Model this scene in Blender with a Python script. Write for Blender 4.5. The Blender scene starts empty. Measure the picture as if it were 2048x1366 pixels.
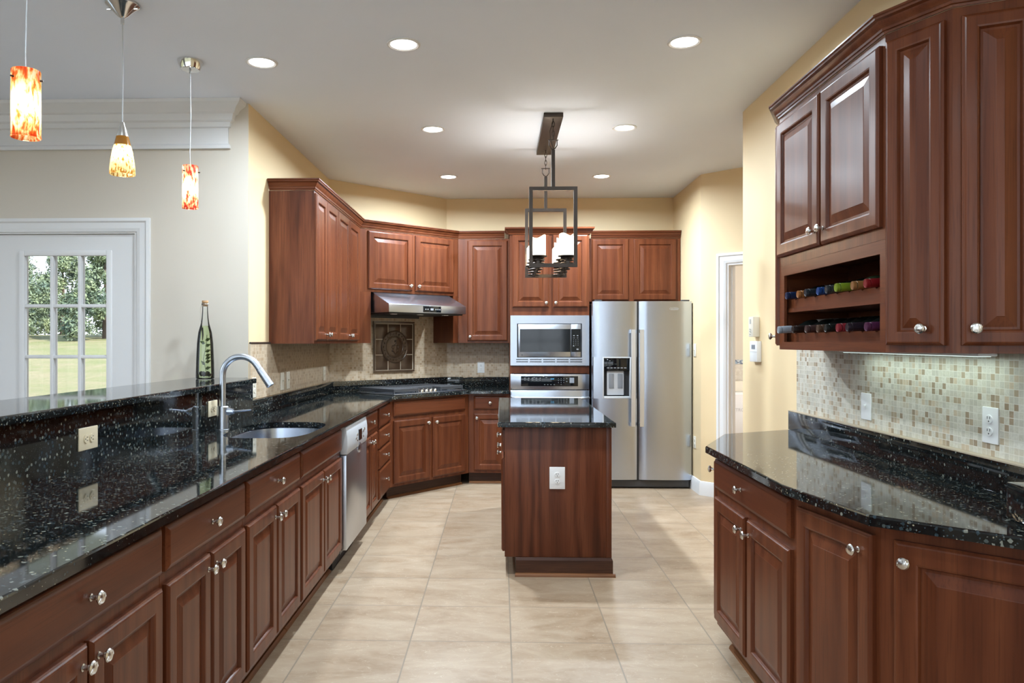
import bpy, bmesh, math, random
from mathutils import Vector, Matrix
from mathutils.geometry import tessellate_polygon
random.seed(7)
SC = bpy.context.scene
COL = SC.collection
PI = math.pi
D2R = math.radians

# ------------------------------------------------------------------ camera, world, exposure
EYE = 1.389
cam_d = bpy.data.cameras.new('camera'); cam = bpy.data.objects.new('camera', cam_d); COL.objects.link(cam)
cam_d.sensor_width = 36.0
cam_d.lens = 36.0 * 1521.0 / 2048.0
cam_d.shift_x = (1024.0 - 953.0) / 2048.0
cam_d.clip_start = 0.05; cam_d.clip_end = 300
cam.location = (0, 0, EYE)
cam.rotation_euler = (PI / 2, 0, math.atan(48.0 / 1521.0))
SC.camera = cam
SC.view_settings.view_transform = 'Standard'
SC.view_settings.look = 'None'
SC.view_settings.gamma = 1.0
SC.view_settings.use_curve_mapping = False
SC.view_settings.exposure = 0.74
try:
    SC.cycles.use_denoising = True
    SC.cycles.max_bounces = 12
    SC.cycles.diffuse_bounces = 5
    SC.cycles.glossy_bounces = 5
    SC.cycles.transparent_max_bounces = 16
    SC.cycles.sample_clamp_indirect = 6.0
    SC.cycles.caustics_reflective = False
    SC.cycles.caustics_refractive = False
except Exception:
    pass

world = bpy.data.worlds.new('world'); SC.world = world; world.use_nodes = True
wn = world.node_tree.nodes; wl = world.node_tree.links
wn.clear()
w_out = wn.new('ShaderNodeOutputWorld'); w_bg = wn.new('ShaderNodeBackground')
w_tc = wn.new('ShaderNodeTexCoord'); w_sep = wn.new('ShaderNodeSeparateXYZ'); w_rmp = wn.new('ShaderNodeValToRGB')
w_rmp.color_ramp.elements[0].position = 0.0; w_rmp.color_ramp.elements[0].color = (0.86, 0.92, 1.0, 1)
w_rmp.color_ramp.elements[1].position = 0.6; w_rmp.color_ramp.elements[1].color = (0.55, 0.74, 1.0, 1)
wl.new(w_tc.outputs['Generated'], w_sep.inputs[0]); wl.new(w_sep.outputs['Z'], w_rmp.inputs[0])
wl.new(w_rmp.outputs[0], w_bg.inputs['Color']); wl.new(w_bg.outputs[0], w_out.inputs[0])
w_bg.inputs['Strength'].default_value = 2.1

sun_d = bpy.data.lights.new('sun', 'SUN'); sun_d.energy = 7.0; sun_d.angle = 0.01; sun_d.color = (1.0, 0.96, 0.90)
sun = bpy.data.objects.new('sun', sun_d); COL.objects.link(sun)
sun.rotation_euler = Vector((-0.75, 0.25, -0.85)).to_track_quat('-Z', 'Y').to_euler()
sun.location = (20, -5, 20)

LAMP_W = 30.0      # each recessed ceiling lamp, watts
PORTALS = [((-1.75, -2.36, 1.40), (6.4, 2.6), (PI / 2, 0, 0)),
           ((-5.23, 1.50, 1.40), (5.4, 2.6), (PI / 2, 0, -PI / 2))]
for loc, size, rot in PORTALS:   # sampling portals for the unseen, added glazed openings (emit nothing themselves)
    pd = bpy.data.lights.new('window_portal', 'AREA'); pd.shape = 'RECTANGLE'; pd.size, pd.size_y = size
    po = bpy.data.objects.new('window_portal', pd); COL.objects.link(po); po.location = loc; po.rotation_euler = rot
    pd.cycles.is_portal = True

# ------------------------------------------------------------------ node materials
class NT:
    def __init__(s, name):
        s.m = bpy.data.materials.new(name); s.m.use_nodes = True
        s.n = s.m.node_tree.nodes; s.l = s.m.node_tree.links
        s.b = s.n['Principled BSDF']; s.o = s.n['Material Output']
    def new(s, t, **kw):
        n = s.n.new(t)
        for k, v in kw.items():
            if k in n.inputs: n.inputs[k].default_value = v
            else: setattr(n, k, v)
        return n
    def put(s, sock, v):
        if isinstance(v, bpy.types.NodeSocket): s.l.new(v, sock)
        else: sock.default_value = v
    def math(s, op, a, b=0.0):
        n = s.n.new('ShaderNodeMath'); n.operation = op; s.put(n.inputs[0], a); s.put(n.inputs[1], b); return n.outputs[0]
    def mix(s, f, a, b, blend='MIX'):
        n = s.n.new('ShaderNodeMix'); n.data_type = 'RGBA'; n.blend_type = blend
        s.put(n.inputs[0], f); s.put(n.inputs[6], a); s.put(n.inputs[7], b); return n.outputs[2]
    def ramp(s, f, stops, interp='LINEAR'):
        n = s.n.new('ShaderNodeValToRGB'); cr = n.color_ramp; cr.interpolation = interp
        while len(cr.elements) < len(stops): cr.elements.new(0.5)
        for e, (p, c) in zip(cr.elements, stops):
            e.position = p; e.color = (c[0], c[1], c[2], 1) if not isinstance(c, (int, float)) else (c, c, c, 1)
        s.put(n.inputs[0], f); return n.outputs[0]
    def coords(s, scale=(1, 1, 1), rnd=0.0, kind='Object'):
        tc = s.n.new('ShaderNodeTexCoord'); v = tc.outputs[kind]
        if rnd:
            oi = s.n.new('ShaderNodeObjectInfo')
            va = s.n.new('ShaderNodeVectorMath'); va.operation = 'ADD'
            r = s.math('MULTIPLY', oi.outputs['Random'], rnd)
            cb = s.n.new('ShaderNodeCombineXYZ'); s.l.new(r, cb.inputs[0]); s.l.new(r, cb.inputs[1]); s.l.new(r, cb.inputs[2])
            s.l.new(v, va.inputs[0]); s.l.new(cb.outputs[0], va.inputs[1]); v = va.outputs[0]
        mp = s.n.new('ShaderNodeMapping'); s.l.new(v, mp.inputs[0]); mp.inputs['Scale'].default_value = scale
        return mp.outputs[0]
    def noise(s, v, scale=5, detail=4, rough=0.55, dist=0.0):
        n = s.n.new('ShaderNodeTexNoise'); s.l.new(v, n.inputs['Vector'])
        n.inputs['Scale'].default_value = scale; n.inputs['Detail'].default_value = detail
        n.inputs['Roughness'].default_value = rough; n.inputs['Distortion'].default_value = dist
        return n.outputs['Fac'] if 'Fac' in n.outputs else n.outputs[0]
    def bump(s, h, strength=0.1, dist=0.01):
        n = s.n.new('ShaderNodeBump'); n.inputs['Strength'].default_value = strength; n.inputs['Distance'].default_value = dist
        s.l.new(h, n.inputs['Height']); s.l.new(n.outputs[0], s.b.inputs['Normal'])
    def set(s, **kw):
        for k, v in kw.items():
            s.put(s.b.inputs[{'color': 'Base Color', 'rough': 'Roughness', 'metal': 'Metallic', 'spec': 'Specular IOR Level',
                              'coat': 'Coat Weight', 'coat_rough': 'Coat Roughness', 'trans': 'Transmission Weight', 'ior': 'IOR',
                              'emit': 'Emission Color', 'estr': 'Emission Strength', 'aniso': 'Anisotropic'}[k]], v)
        return s
def rgba(c): return (c[0], c[1], c[2], 1)
def plain(name, c, rough=0.5, metal=0.0, **kw):
    t = NT(name); t.set(color=rgba(c), rough=rough, metal=metal, **kw)
    v = t.coords((1, 1, 1)); n = t.noise(v, 35, 3)
    t.put(t.b.inputs['Roughness'], t.math('ADD', t.math('MULTIPLY', n, 0.06), rough - 0.03))
    return t.m
def paint(name, c, bump=0.04):
    t = NT(name); v = t.coords((1, 1, 1)); n = t.noise(v, 1.3, 2)
    t.set(color=t.mix(t.ramp(n, [(0.3, 0.0), (0.7, 1.0)]), rgba([x * 0.97 for x in c]), rgba(c)), rough=0.6)
    t.bump(t.noise(v, 220, 3), bump, 0.002)
    return t.m
def wood(name, grain, lo, mid, hi, figure=1.0, rough=0.30):
    t = NT(name)
    sc = {'z': (7, 7, 0.8), 'x': (0.8, 7, 7), 'y': (7, 0.8, 7)}[grain]
    fs = {'z': (150, 150, 4), 'x': (4, 150, 150), 'y': (150, 4, 150)}[grain]
    v = t.coords(sc, rnd=9.0); f = t.coords(fs, rnd=9.0)
    big = t.noise(v, 1.1, 5, 0.6, 0.9 * figure)
    wv = t.n.new('ShaderNodeTexWave'); wv.wave_type = 'RINGS'; wv.rings_direction = {'z': 'Y', 'x': 'Z', 'y': 'X'}[grain]
    t.l.new(v, wv.inputs['Vector']); wv.inputs['Scale'].default_value = 0.55; wv.inputs['Distortion'].default_value = 7.0 * figure
    wv.inputs['Detail'].default_value = 3; wv.inputs['Detail Scale'].default_value = 1.2
    g = t.math('ADD', t.math('MULTIPLY', big, 0.78), t.math('MULTIPLY', wv.outputs['Fac'], 0.22 * figure))
    c = t.ramp(g, [(0.22, lo), (0.50, mid), (0.82, hi)])
    pores = t.noise(f, 1.0, 3)
    c = t.mix(t.ramp(pores, [(0.30, 0.45), (0.50, 0.0)]), c, rgba([x * 0.6 for x in lo]))
    t.set(color=c, rough=rough + 0.04, spec=0.22, coat=0.08, coat_rough=0.20)
    t.bump(pores, 0.05, 0.0006)
    return t.m
W_LO, W_MID, W_HI = (0.078, 0.0190, 0.0072), (0.118, 0.0325, 0.0122), (0.165, 0.050, 0.019)
M = {}
M['wood_v'] = wood('cherry_wood_upright', 'z', W_LO, W_MID, W_HI)
M['wood_h'] = wood('cherry_wood_level', 'x', W_LO, W_MID, W_HI)
M['wood_y'] = wood('cherry_wood_deep', 'y', W_LO, W_MID, W_HI)
M['veneer'] = wood('cherry_veneer', 'z', (0.050, 0.0125, 0.0052), (0.105, 0.0285, 0.0115), (0.150, 0.045, 0.019), figure=1.8, rough=0.36)
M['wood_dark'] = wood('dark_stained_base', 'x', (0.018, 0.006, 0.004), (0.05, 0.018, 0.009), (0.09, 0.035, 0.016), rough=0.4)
M['shoe'] = wood('shoe_wood', 'x', (0.10, 0.035, 0.012), (0.20, 0.08, 0.028), (0.28, 0.12, 0.045), rough=0.4)

def granite():
    t = NT('black_granite'); v = t.coords((1, 1, 1))
    base = t.ramp(t.noise(v, 60, 5, 0.7), [(0.35, (0.0025, 0.003, 0.0033)), (0.62, (0.011, 0.013, 0.013)), (0.80, (0.045, 0.055, 0.055))])
    out = base
    for sc, thr, dmax, cols in ((85, 0.80, 0.46, [(0.80, (0.028, 0.045, 0.055)), (0.88, (0.065, 0.08, 0.078)), (0.955, (0.20, 0.21, 0.18))]),
                                (190, 0.85, 0.42, [(0.85, (0.04, 0.06, 0.07)), (0.93, (0.12, 0.13, 0.125)), (0.98, (0.36, 0.32, 0.22))])):
        vo = t.n.new('ShaderNodeTexVoronoi'); t.l.new(v, vo.inputs['Vector']); vo.inputs['Scale'].default_value = sc
        sp = t.n.new('ShaderNodeSeparateColor'); t.l.new(vo.outputs['Color'], sp.inputs[0])
        m1 = t.math('GREATER_THAN', sp.outputs[0], thr)
        lim = t.math('ADD', t.math('MULTIPLY', t.noise(v, sc * 3, 2), 0.5), dmax - 0.25)
        m2 = t.math('LESS_THAN', vo.outputs['Distance'], lim)
        out = t.mix(t.math('MULTIPLY', m1, m2), out, t.ramp(sp.outputs[0], cols, 'CONSTANT'))
    t.set(color=out, rough=0.05, spec=0.55)
    return t.m
M['granite'] = granite()

def floor_tile():
    t = NT('floor_tile'); P = 0.4669
    tc = t.n.new('ShaderNodeTexCoord'); mp = t.n.new('ShaderNodeMapping'); t.l.new(tc.outputs['Object'], mp.inputs[0])
    mp.inputs['Location'].default_value = (-0.048 + 40 * P, -3.517 + 40 * P, 0)
    br = t.n.new('ShaderNodeTexBrick'); br.offset = 0.0; br.squash = 1.0
    t.l.new(mp.outputs[0], br.inputs['Vector'])
    for k, x in (('Scale', 1.0), ('Brick Width', P), ('Row Height', P), ('Mortar Size', 0.0034), ('Mortar Smooth', 0.1), ('Bias', 0.0)):
        br.inputs[k].default_value = x
    br.inputs['Color1'].default_value = (0, 0, 0, 1); br.inputs['Color2'].default_value = (1, 1, 1, 1)
    v = t.coords((1, 2.3, 1)); rid = br.outputs['Color']
    va = t.n.new('ShaderNodeVectorMath'); va.operation = 'MULTIPLY_ADD'; t.l.new(rid, va.inputs[0]); va.inputs[1].default_value = (9, 5, 7); t.l.new(v, va.inputs[2])
    big = t.noise(va.outputs[0], 2.6, 7, 0.62, 0.7); fine = t.noise(va.outputs[0], 14, 6, 0.65, 1.2)
    c = t.ramp(big, [(0.28, (0.235, 0.150, 0.085)), (0.50, (0.335, 0.240, 0.158)), (0.72, (0.43, 0.335, 0.24))])
    c = t.mix(t.ramp(fine, [(0.42, 0.0), (0.62, 0.45)]), c, rgba((0.39, 0.295, 0.205)))
    crack = t.noise(va.outputs[0], 5.5, 3, 0.5, 2.5)
    line = t.ramp(t.math('ABSOLUTE', t.math('SUBTRACT', crack, 0.56)), [(0.0, 0.55), (0.006, 0.0)])
    c = t.mix(line, c, rgba((0.62, 0.53, 0.41)))
    c = t.mix(t.math('MULTIPLY', rid, 0.10), c, rgba((0.52, 0.40, 0.285)))
    c = t.mix(br.outputs['Fac'], c, rgba((0.235, 0.185, 0.135)))
    t.set(color=c, rough=t.math('ADD', t.math('MULTIPLY', fine, 0.15), 0.27), spec=0.4)
    h = t.math('SUBTRACT', t.math('ADD', t.math('MULTIPLY', fine, 0.25), t.math('MULTIPLY', line, -0.3)), br.outputs['Fac'])
    t.bump(h, 0.25, 0.002)
    return t.m
M['floor'] = floor_tile()

def mosaic(name, cols, vein, grout):
    t = NT(name); P = 0.0224
    tc = t.n.new('ShaderNodeTexCoord'); sp = t.n.new('ShaderNodeSeparateXYZ'); t.l.new(tc.outputs['Object'], sp.inputs[0])
    cb = t.n.new('ShaderNodeCombineXYZ')
    t.l.new(t.math('ADD', sp.outputs[0], 20 * P), cb.inputs[0]); t.l.new(t.math('ADD', sp.outputs[2], 0.002), cb.inputs[1])
    br = t.n.new('ShaderNodeTexBrick'); br.offset = 0.0; br.squash = 1.0; t.l.new(cb.outputs[0], br.inputs['Vector'])
    for k, x in (('Scale', 1.0), ('Brick Width', P), ('Row Height', P), ('Mortar Size', 0.0010), ('Mortar Smooth', 0.1), ('Bias', 0.0)):
        br.inputs[k].default_value = x
    br.inputs['Color1'].default_value = (0, 0, 0, 1); br.inputs['Color2'].default_value = (1, 1, 1, 1)
    rid = br.outputs['Color']
    c = t.ramp(rid, list(zip((0.0, 0.22, 0.45, 0.66, 0.78, 0.88, 0.95), cols)), 'CONSTANT')
    v = t.coords((1, 1, 1)); n = t.noise(v, 110, 5, 0.65)
    c = t.mix(t.ramp(n, [(0.35, 0.35), (0.6, 0.0)]), c, rgba(vein))
    c = t.mix(br.outputs['Fac'], c, rgba(grout))
    t.set(color=c, rough=0.38)
    t.bump(t.math('SUBTRACT', t.math('MULTIPLY', n, 0.2), br.outputs['Fac']), 0.25, 0.0012)
    return t.m
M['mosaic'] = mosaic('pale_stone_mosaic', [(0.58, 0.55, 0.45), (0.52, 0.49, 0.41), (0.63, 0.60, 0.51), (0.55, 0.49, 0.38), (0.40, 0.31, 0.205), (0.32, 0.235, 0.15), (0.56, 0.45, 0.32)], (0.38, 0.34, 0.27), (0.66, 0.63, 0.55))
M['mosaic_warm_lit'] = mosaic('warm_lit_stone_mosaic', [(0.56, 0.44, 0.31), (0.50, 0.385, 0.265), (0.61, 0.495, 0.365), (0.52, 0.38, 0.245), (0.40, 0.275, 0.165), (0.47, 0.33, 0.21), (0.60, 0.46, 0.31)], (0.38, 0.285, 0.19), (0.60, 0.50, 0.375))  # same tile as the pale copy; warm light put into its colour

def steel(name, c, rough, axis, stre=0.05):
    t = NT(name)
    sc = {'x': (1.5, 90, 90), 'z': (90, 90, 1.5), 'n': (30, 30, 30)}[axis]
    v = t.coords(sc); n = t.noise(v, 1.0, 3)
    t.set(color=t.mix(n, rgba([x * 0.97 for x in c]), rgba(c)), metal=1.0)
    t.b.inputs['Roughness'].default_value = rough
    return t.m
M['steel'] = steel('brushed_steel', (0.53, 0.585, 0.68), 0.27, 'x')
M['steel_v'] = steel('brushed_steel_upright', (0.56, 0.60, 0.66), 0.30, 'z')
M['steel_bright'] = steel('bright_steel', (0.80, 0.82, 0.84), 0.38, 'z')
M['nickel'] = steel('satin_nickel', (0.70, 0.68, 0.64), 0.25, 'n', 0.02)
M['chrome'] = steel('polished_chrome', (0.75, 0.74, 0.72), 0.12, 'n', 0.0)
M['bronze'] = plain('oil_rubbed_bronze', (0.055, 0.043, 0.036), 0.42, 0.75)
M['black_gloss'] = plain('black_glass', (0.004, 0.006, 0.008), 0.06)
M['black_matte'] = plain('black_iron', (0.012, 0.012, 0.013), 0.55)
M['grate'] = plain('cast_iron_grate', (0.045, 0.047, 0.052), 0.45)
M['grey_plastic'] = plain('grey_plastic', (0.22, 0.24, 0.27), 0.4)
M['light_grey'] = plain('light_grey_plastic', (0.50, 0.52, 0.55), 0.4)
M['dark_grey'] = plain('dark_grey_paint', (0.055, 0.055, 0.058), 0.45)
M['white_plastic'] = plain('white_plastic', (0.80, 0.80, 0.79), 0.35)
M['ivory'] = plain('ivory_plastic', (0.76, 0.66, 0.47), 0.35)
M['ivory_pale'] = plain('pale_ivory_plastic', (0.76, 0.71, 0.60), 0.4)
M['trim'] = plain('white_trim_paint', (0.74, 0.74, 0.745), 0.38)
M['white_metal'] = plain('white_enamel', (0.80, 0.81, 0.83), 0.25)
M['wall_kitchen'] = paint('kitchen_wall_paint', (0.76, 0.59, 0.355))
M['wall_pale'] = paint('dining_wall_paint', (0.64, 0.585, 0.505))
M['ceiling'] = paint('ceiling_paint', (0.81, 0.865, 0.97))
M['slot'] = plain('socket_slot', (0.02, 0.02, 0.02), 0.6)
M['cap_tan'] = plain('tan_tile_edge', (0.42, 0.34, 0.24), 0.5)
M['pencil'] = plain('dark_pencil_tile', (0.035, 0.018, 0.013), 0.3)
M['tile_brown'] = plain('bronze_glazed_tile', (0.085, 0.052, 0.032), 0.2, 0.1)
M['tile_grout'] = plain('tile_grout', (0.45, 0.38, 0.29), 0.7)

def emission(name, c, s):
    t = NT(name); t.set(color=rgba((0, 0, 0)), emit=rgba(c), estr=s, rough=0.5); return t.m
M['lamp_lens'] = emission('lit_lamp_lens', (1.0, 0.965, 0.90), 9.0)
M['lamp_tube'] = emission('lit_tube', (0.80, 1.0, 0.93), 0.8)
M['led_white'] = emission('lit_white_icons', (0.75, 0.85, 1.0), 1.3)
M['led_dim'] = emission('lit_panel_marks', (0.55, 0.6, 0.65), 0.32)
M['led_blue'] = emission('lit_blue_digits', (0.12, 0.55, 1.0), 1.4)
M['bulb'] = emission('lit_bulb', (1.0, 0.85, 0.6), 12.0)

def glass_pane():
    t = NT('window_glass'); t.n.remove(t.b)
    tr = t.n.new('ShaderNodeBsdfTransparent'); tr.inputs[0].default_value = (0.97, 0.98, 0.98, 1)
    gl = t.n.new('ShaderNodeBsdfGlossy'); gl.inputs['Roughness'].default_value = 0.01
    fr = t.n.new('ShaderNodeFresnel'); fr.inputs[0].default_value = 1.45
    mx = t.n.new('ShaderNodeMixShader'); t.l.new(fr.outputs[0], mx.inputs[0]); t.l.new(tr.outputs[0], mx.inputs[1]); t.l.new(gl.outputs[0], mx.inputs[2])
    t.l.new(mx.outputs[0], t.o.inputs[0]); return t.m
M['pane'] = glass_pane()
def tinted(name, c, gloss=0.02):
    t = NT(name); t.n.remove(t.b)
    tr = t.n.new('ShaderNodeBsdfTransparent'); tr.inputs[0].default_value = rgba(c)
    gl = t.n.new('ShaderNodeBsdfGlossy'); gl.inputs['Roughness'].default_value = gloss
    fr = t.n.new('ShaderNodeFresnel'); fr.inputs[0].default_value = 1.45
    mx = t.n.new('ShaderNodeMixShader'); t.l.new(fr.outputs[0], mx.inputs[0]); t.l.new(tr.outputs[0], mx.inputs[1]); t.l.new(gl.outputs[0], mx.inputs[2])
    t.l.new(mx.outputs[0], t.o.inputs[0]); return t.m
M['clear_glass'] = tinted('clear_bottle_glass', (0.97, 0.985, 0.975))
M['green_liquid'] = tinted('green_infused_oil', (0.90, 0.975, 0.78))
M['cork'] = plain('cork', (0.50, 0.30, 0.15), 0.8)
M['herb'] = plain('preserved_leaf', (0.035, 0.055, 0.014), 0.5)
M['herb_dark'] = plain('dark_herb', (0.02, 0.012, 0.02), 0.6)
M['wine_glass'] = plain('dark_bottle_glass', (0.008, 0.011, 0.010), 0.05)
M['wine_green'] = plain('green_bottle_glass', (0.05, 0.085, 0.045), 0.06)

def art_glass(name, cols, scale, up):
    """lit art-glass lamp shade: translucent, flecked"""
    t = NT(name); t.n.remove(t.b)
    tc = t.n.new('ShaderNodeTexCoord'); mp = t.n.new('ShaderNodeMapping'); t.l.new(tc.outputs['Object'], mp.inputs[0])
    mp.inputs['Scale'].default_value = (scale, scale, scale * 0.38); mp.inputs['Rotation'].default_value = (0.35, 0.2, 0)
    n = t.noise(mp.outputs[0], 1.0, 3, 0.55, 0.3)
    sp = t.n.new('ShaderNodeSeparateXYZ'); t.l.new(tc.outputs['Object'], sp.inputs[0])
    zz = t.math('MULTIPLY', t.math('SUBTRACT', sp.outputs[2], 0.5 * up), 2.0 / up)
    edge = t.math('POWER', t.math('ABSOLUTE', zz), 2.5)
    g = t.math('ADD', n, t.math('MULTIPLY', edge, 0.16))
    c = t.ramp(g, cols)
    tl = t.n.new('ShaderNodeBsdfTranslucent'); df = t.n.new('ShaderNodeBsdfDiffuse'); gl = t.n.new('ShaderNodeBsdfGlossy'); gl.inputs['Roughness'].default_value = 0.08
    t.l.new(c, tl.inputs[0]); t.l.new(c, df.inputs[0])
    m1 = t.n.new('ShaderNodeMixShader'); m1.inputs[0].default_value = 0.25; t.l.new(tl.outputs[0], m1.inputs[1]); t.l.new(df.outputs[0], m1.inputs[2])
    m2 = t.n.new('ShaderNodeMixShader'); m2.inputs[0].default_value = 0.04; t.l.new(m1.outputs[0], m2.inputs[1]); t.l.new(gl.outputs[0], m2.inputs[2])
    t.l.new(m2.outputs[0], t.o.inputs[0]); return t.m
M['glass_orange'] = art_glass('orange_flecked_glass', [(0.47, (1.0, 0.92, 0.70)), (0.58, (1.0, 0.66, 0.28)), (0.66, (0.85, 0.17, 0.03)), (0.80, (0.62, 0.05, 0.01))], 60, 0.238)
M['glass_red'] = art_glass('red_flecked_glass', [(0.47, (1.0, 0.92, 0.72)), (0.58, (1.0, 0.56, 0.28)), (0.66, (0.80, 0.08, 0.04)), (0.80, (0.50, 0.01, 0.02))], 75, 0.229)
M['glass_amber'] = art_glass('amber_speckled_glass', [(0.30, (1.0, 0.90, 0.55)), (0.60, (0.98, 0.80, 0.40)), (0.66, (0.42, 0.19, 0.03)), (0.85, (0.45, 0.20, 0.03))], 130, 0.19)
M['glass_cream'] = art_glass('cream_candle_glass', [(0.30, (1.0, 0.86, 0.66)), (0.8, (0.98, 0.80, 0.58))], 20, 0.14)
M['glass_cap'] = plain('amber_glass_shoulder', (0.36, 0.15, 0.02), 0.15)

def lawn_mat():
    t = NT('lawn_grass'); v = t.coords((1, 1, 1))
    n1 = t.noise(v, 0.6, 8, 0.75, 0.6); n2 = t.noise(v, 9, 8, 0.8)
    c = t.mix(t.ramp(n1, [(0.40, 0.0), (0.62, 1.0)]), rgba((0.165, 0.165, 0.055)), rgba((0.27, 0.205, 0.12)))
    c = t.mix(t.ramp(n2, [(0.35, 0.6), (0.65, 0.0)]), c, rgba((0.09, 0.105, 0.03)))
    t.set(color=c, rough=0.9); t.bump(n2, 0.6, 0.05); return t.m
M['lawn'] = lawn_mat()
def leaf_mat(name, a, b):
    t = NT(name); v = t.coords((1, 1, 1)); n = t.noise(v, 2.2, 4, 0.6)
    t.set(color=t.mix(t.ramp(n, [(0.35, 0.0), (0.65, 1.0)]), rgba(a), rgba(b)), rough=0.7); return t.m
M['leaf'] = leaf_mat('evergreen_foliage', (0.075, 0.115, 0.085), (0.20, 0.24, 0.115))  # both foliage greens are paled: haze put into the colour
M['leaf2'] = leaf_mat('pale_evergreen_foliage', (0.10, 0.145, 0.10), (0.25, 0.29, 0.14))
M['bounce_patio'] = plain('bounce_patio_stone', (0.72, 0.71, 0.69), 0.8)
M['bark'] = plain('tree_bark', (0.09, 0.06, 0.04), 0.9)
M['lawn_stone'] = plain('outside_wall', (0.4, 0.38, 0.35), 0.8)
def laundry_tile():
    t = NT('laundry_wall_tile'); v = t.coords((1, 1, 1)); n = t.noise(v, 16, 6, 0.7)
    t.set(color=t.ramp(n, [(0.35, (0.52, 0.47, 0.40)), (0.65, (0.70, 0.67, 0.61))]), rough=0.4); return t.m
M['laundry_tile'] = laundry_tile()
def border_tile():
    t = NT('blue_border_tile'); v = t.coords((1, 1, 1)); vo = t.n.new('ShaderNodeTexVoronoi'); t.l.new(v, vo.inputs['Vector']); vo.inputs['Scale'].default_value = 45
    sp = t.n.new('ShaderNodeSeparateColor'); t.l.new(vo.outputs['Color'], sp.inputs[0])
    t.set(color=t.ramp(sp.outputs[0], [(0.0, (0.10, 0.13, 0.20)), (0.4, (0.28, 0.36, 0.45)), (0.75, (0.55, 0.58, 0.60))], 'CONSTANT'), rough=0.3); return t.m
M['border_tile'] = border_tile()
def cap_mat(name, c, metal=0.25):
    return plain(name, [x * 0.6 for x in c], 0.32, metal)

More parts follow.
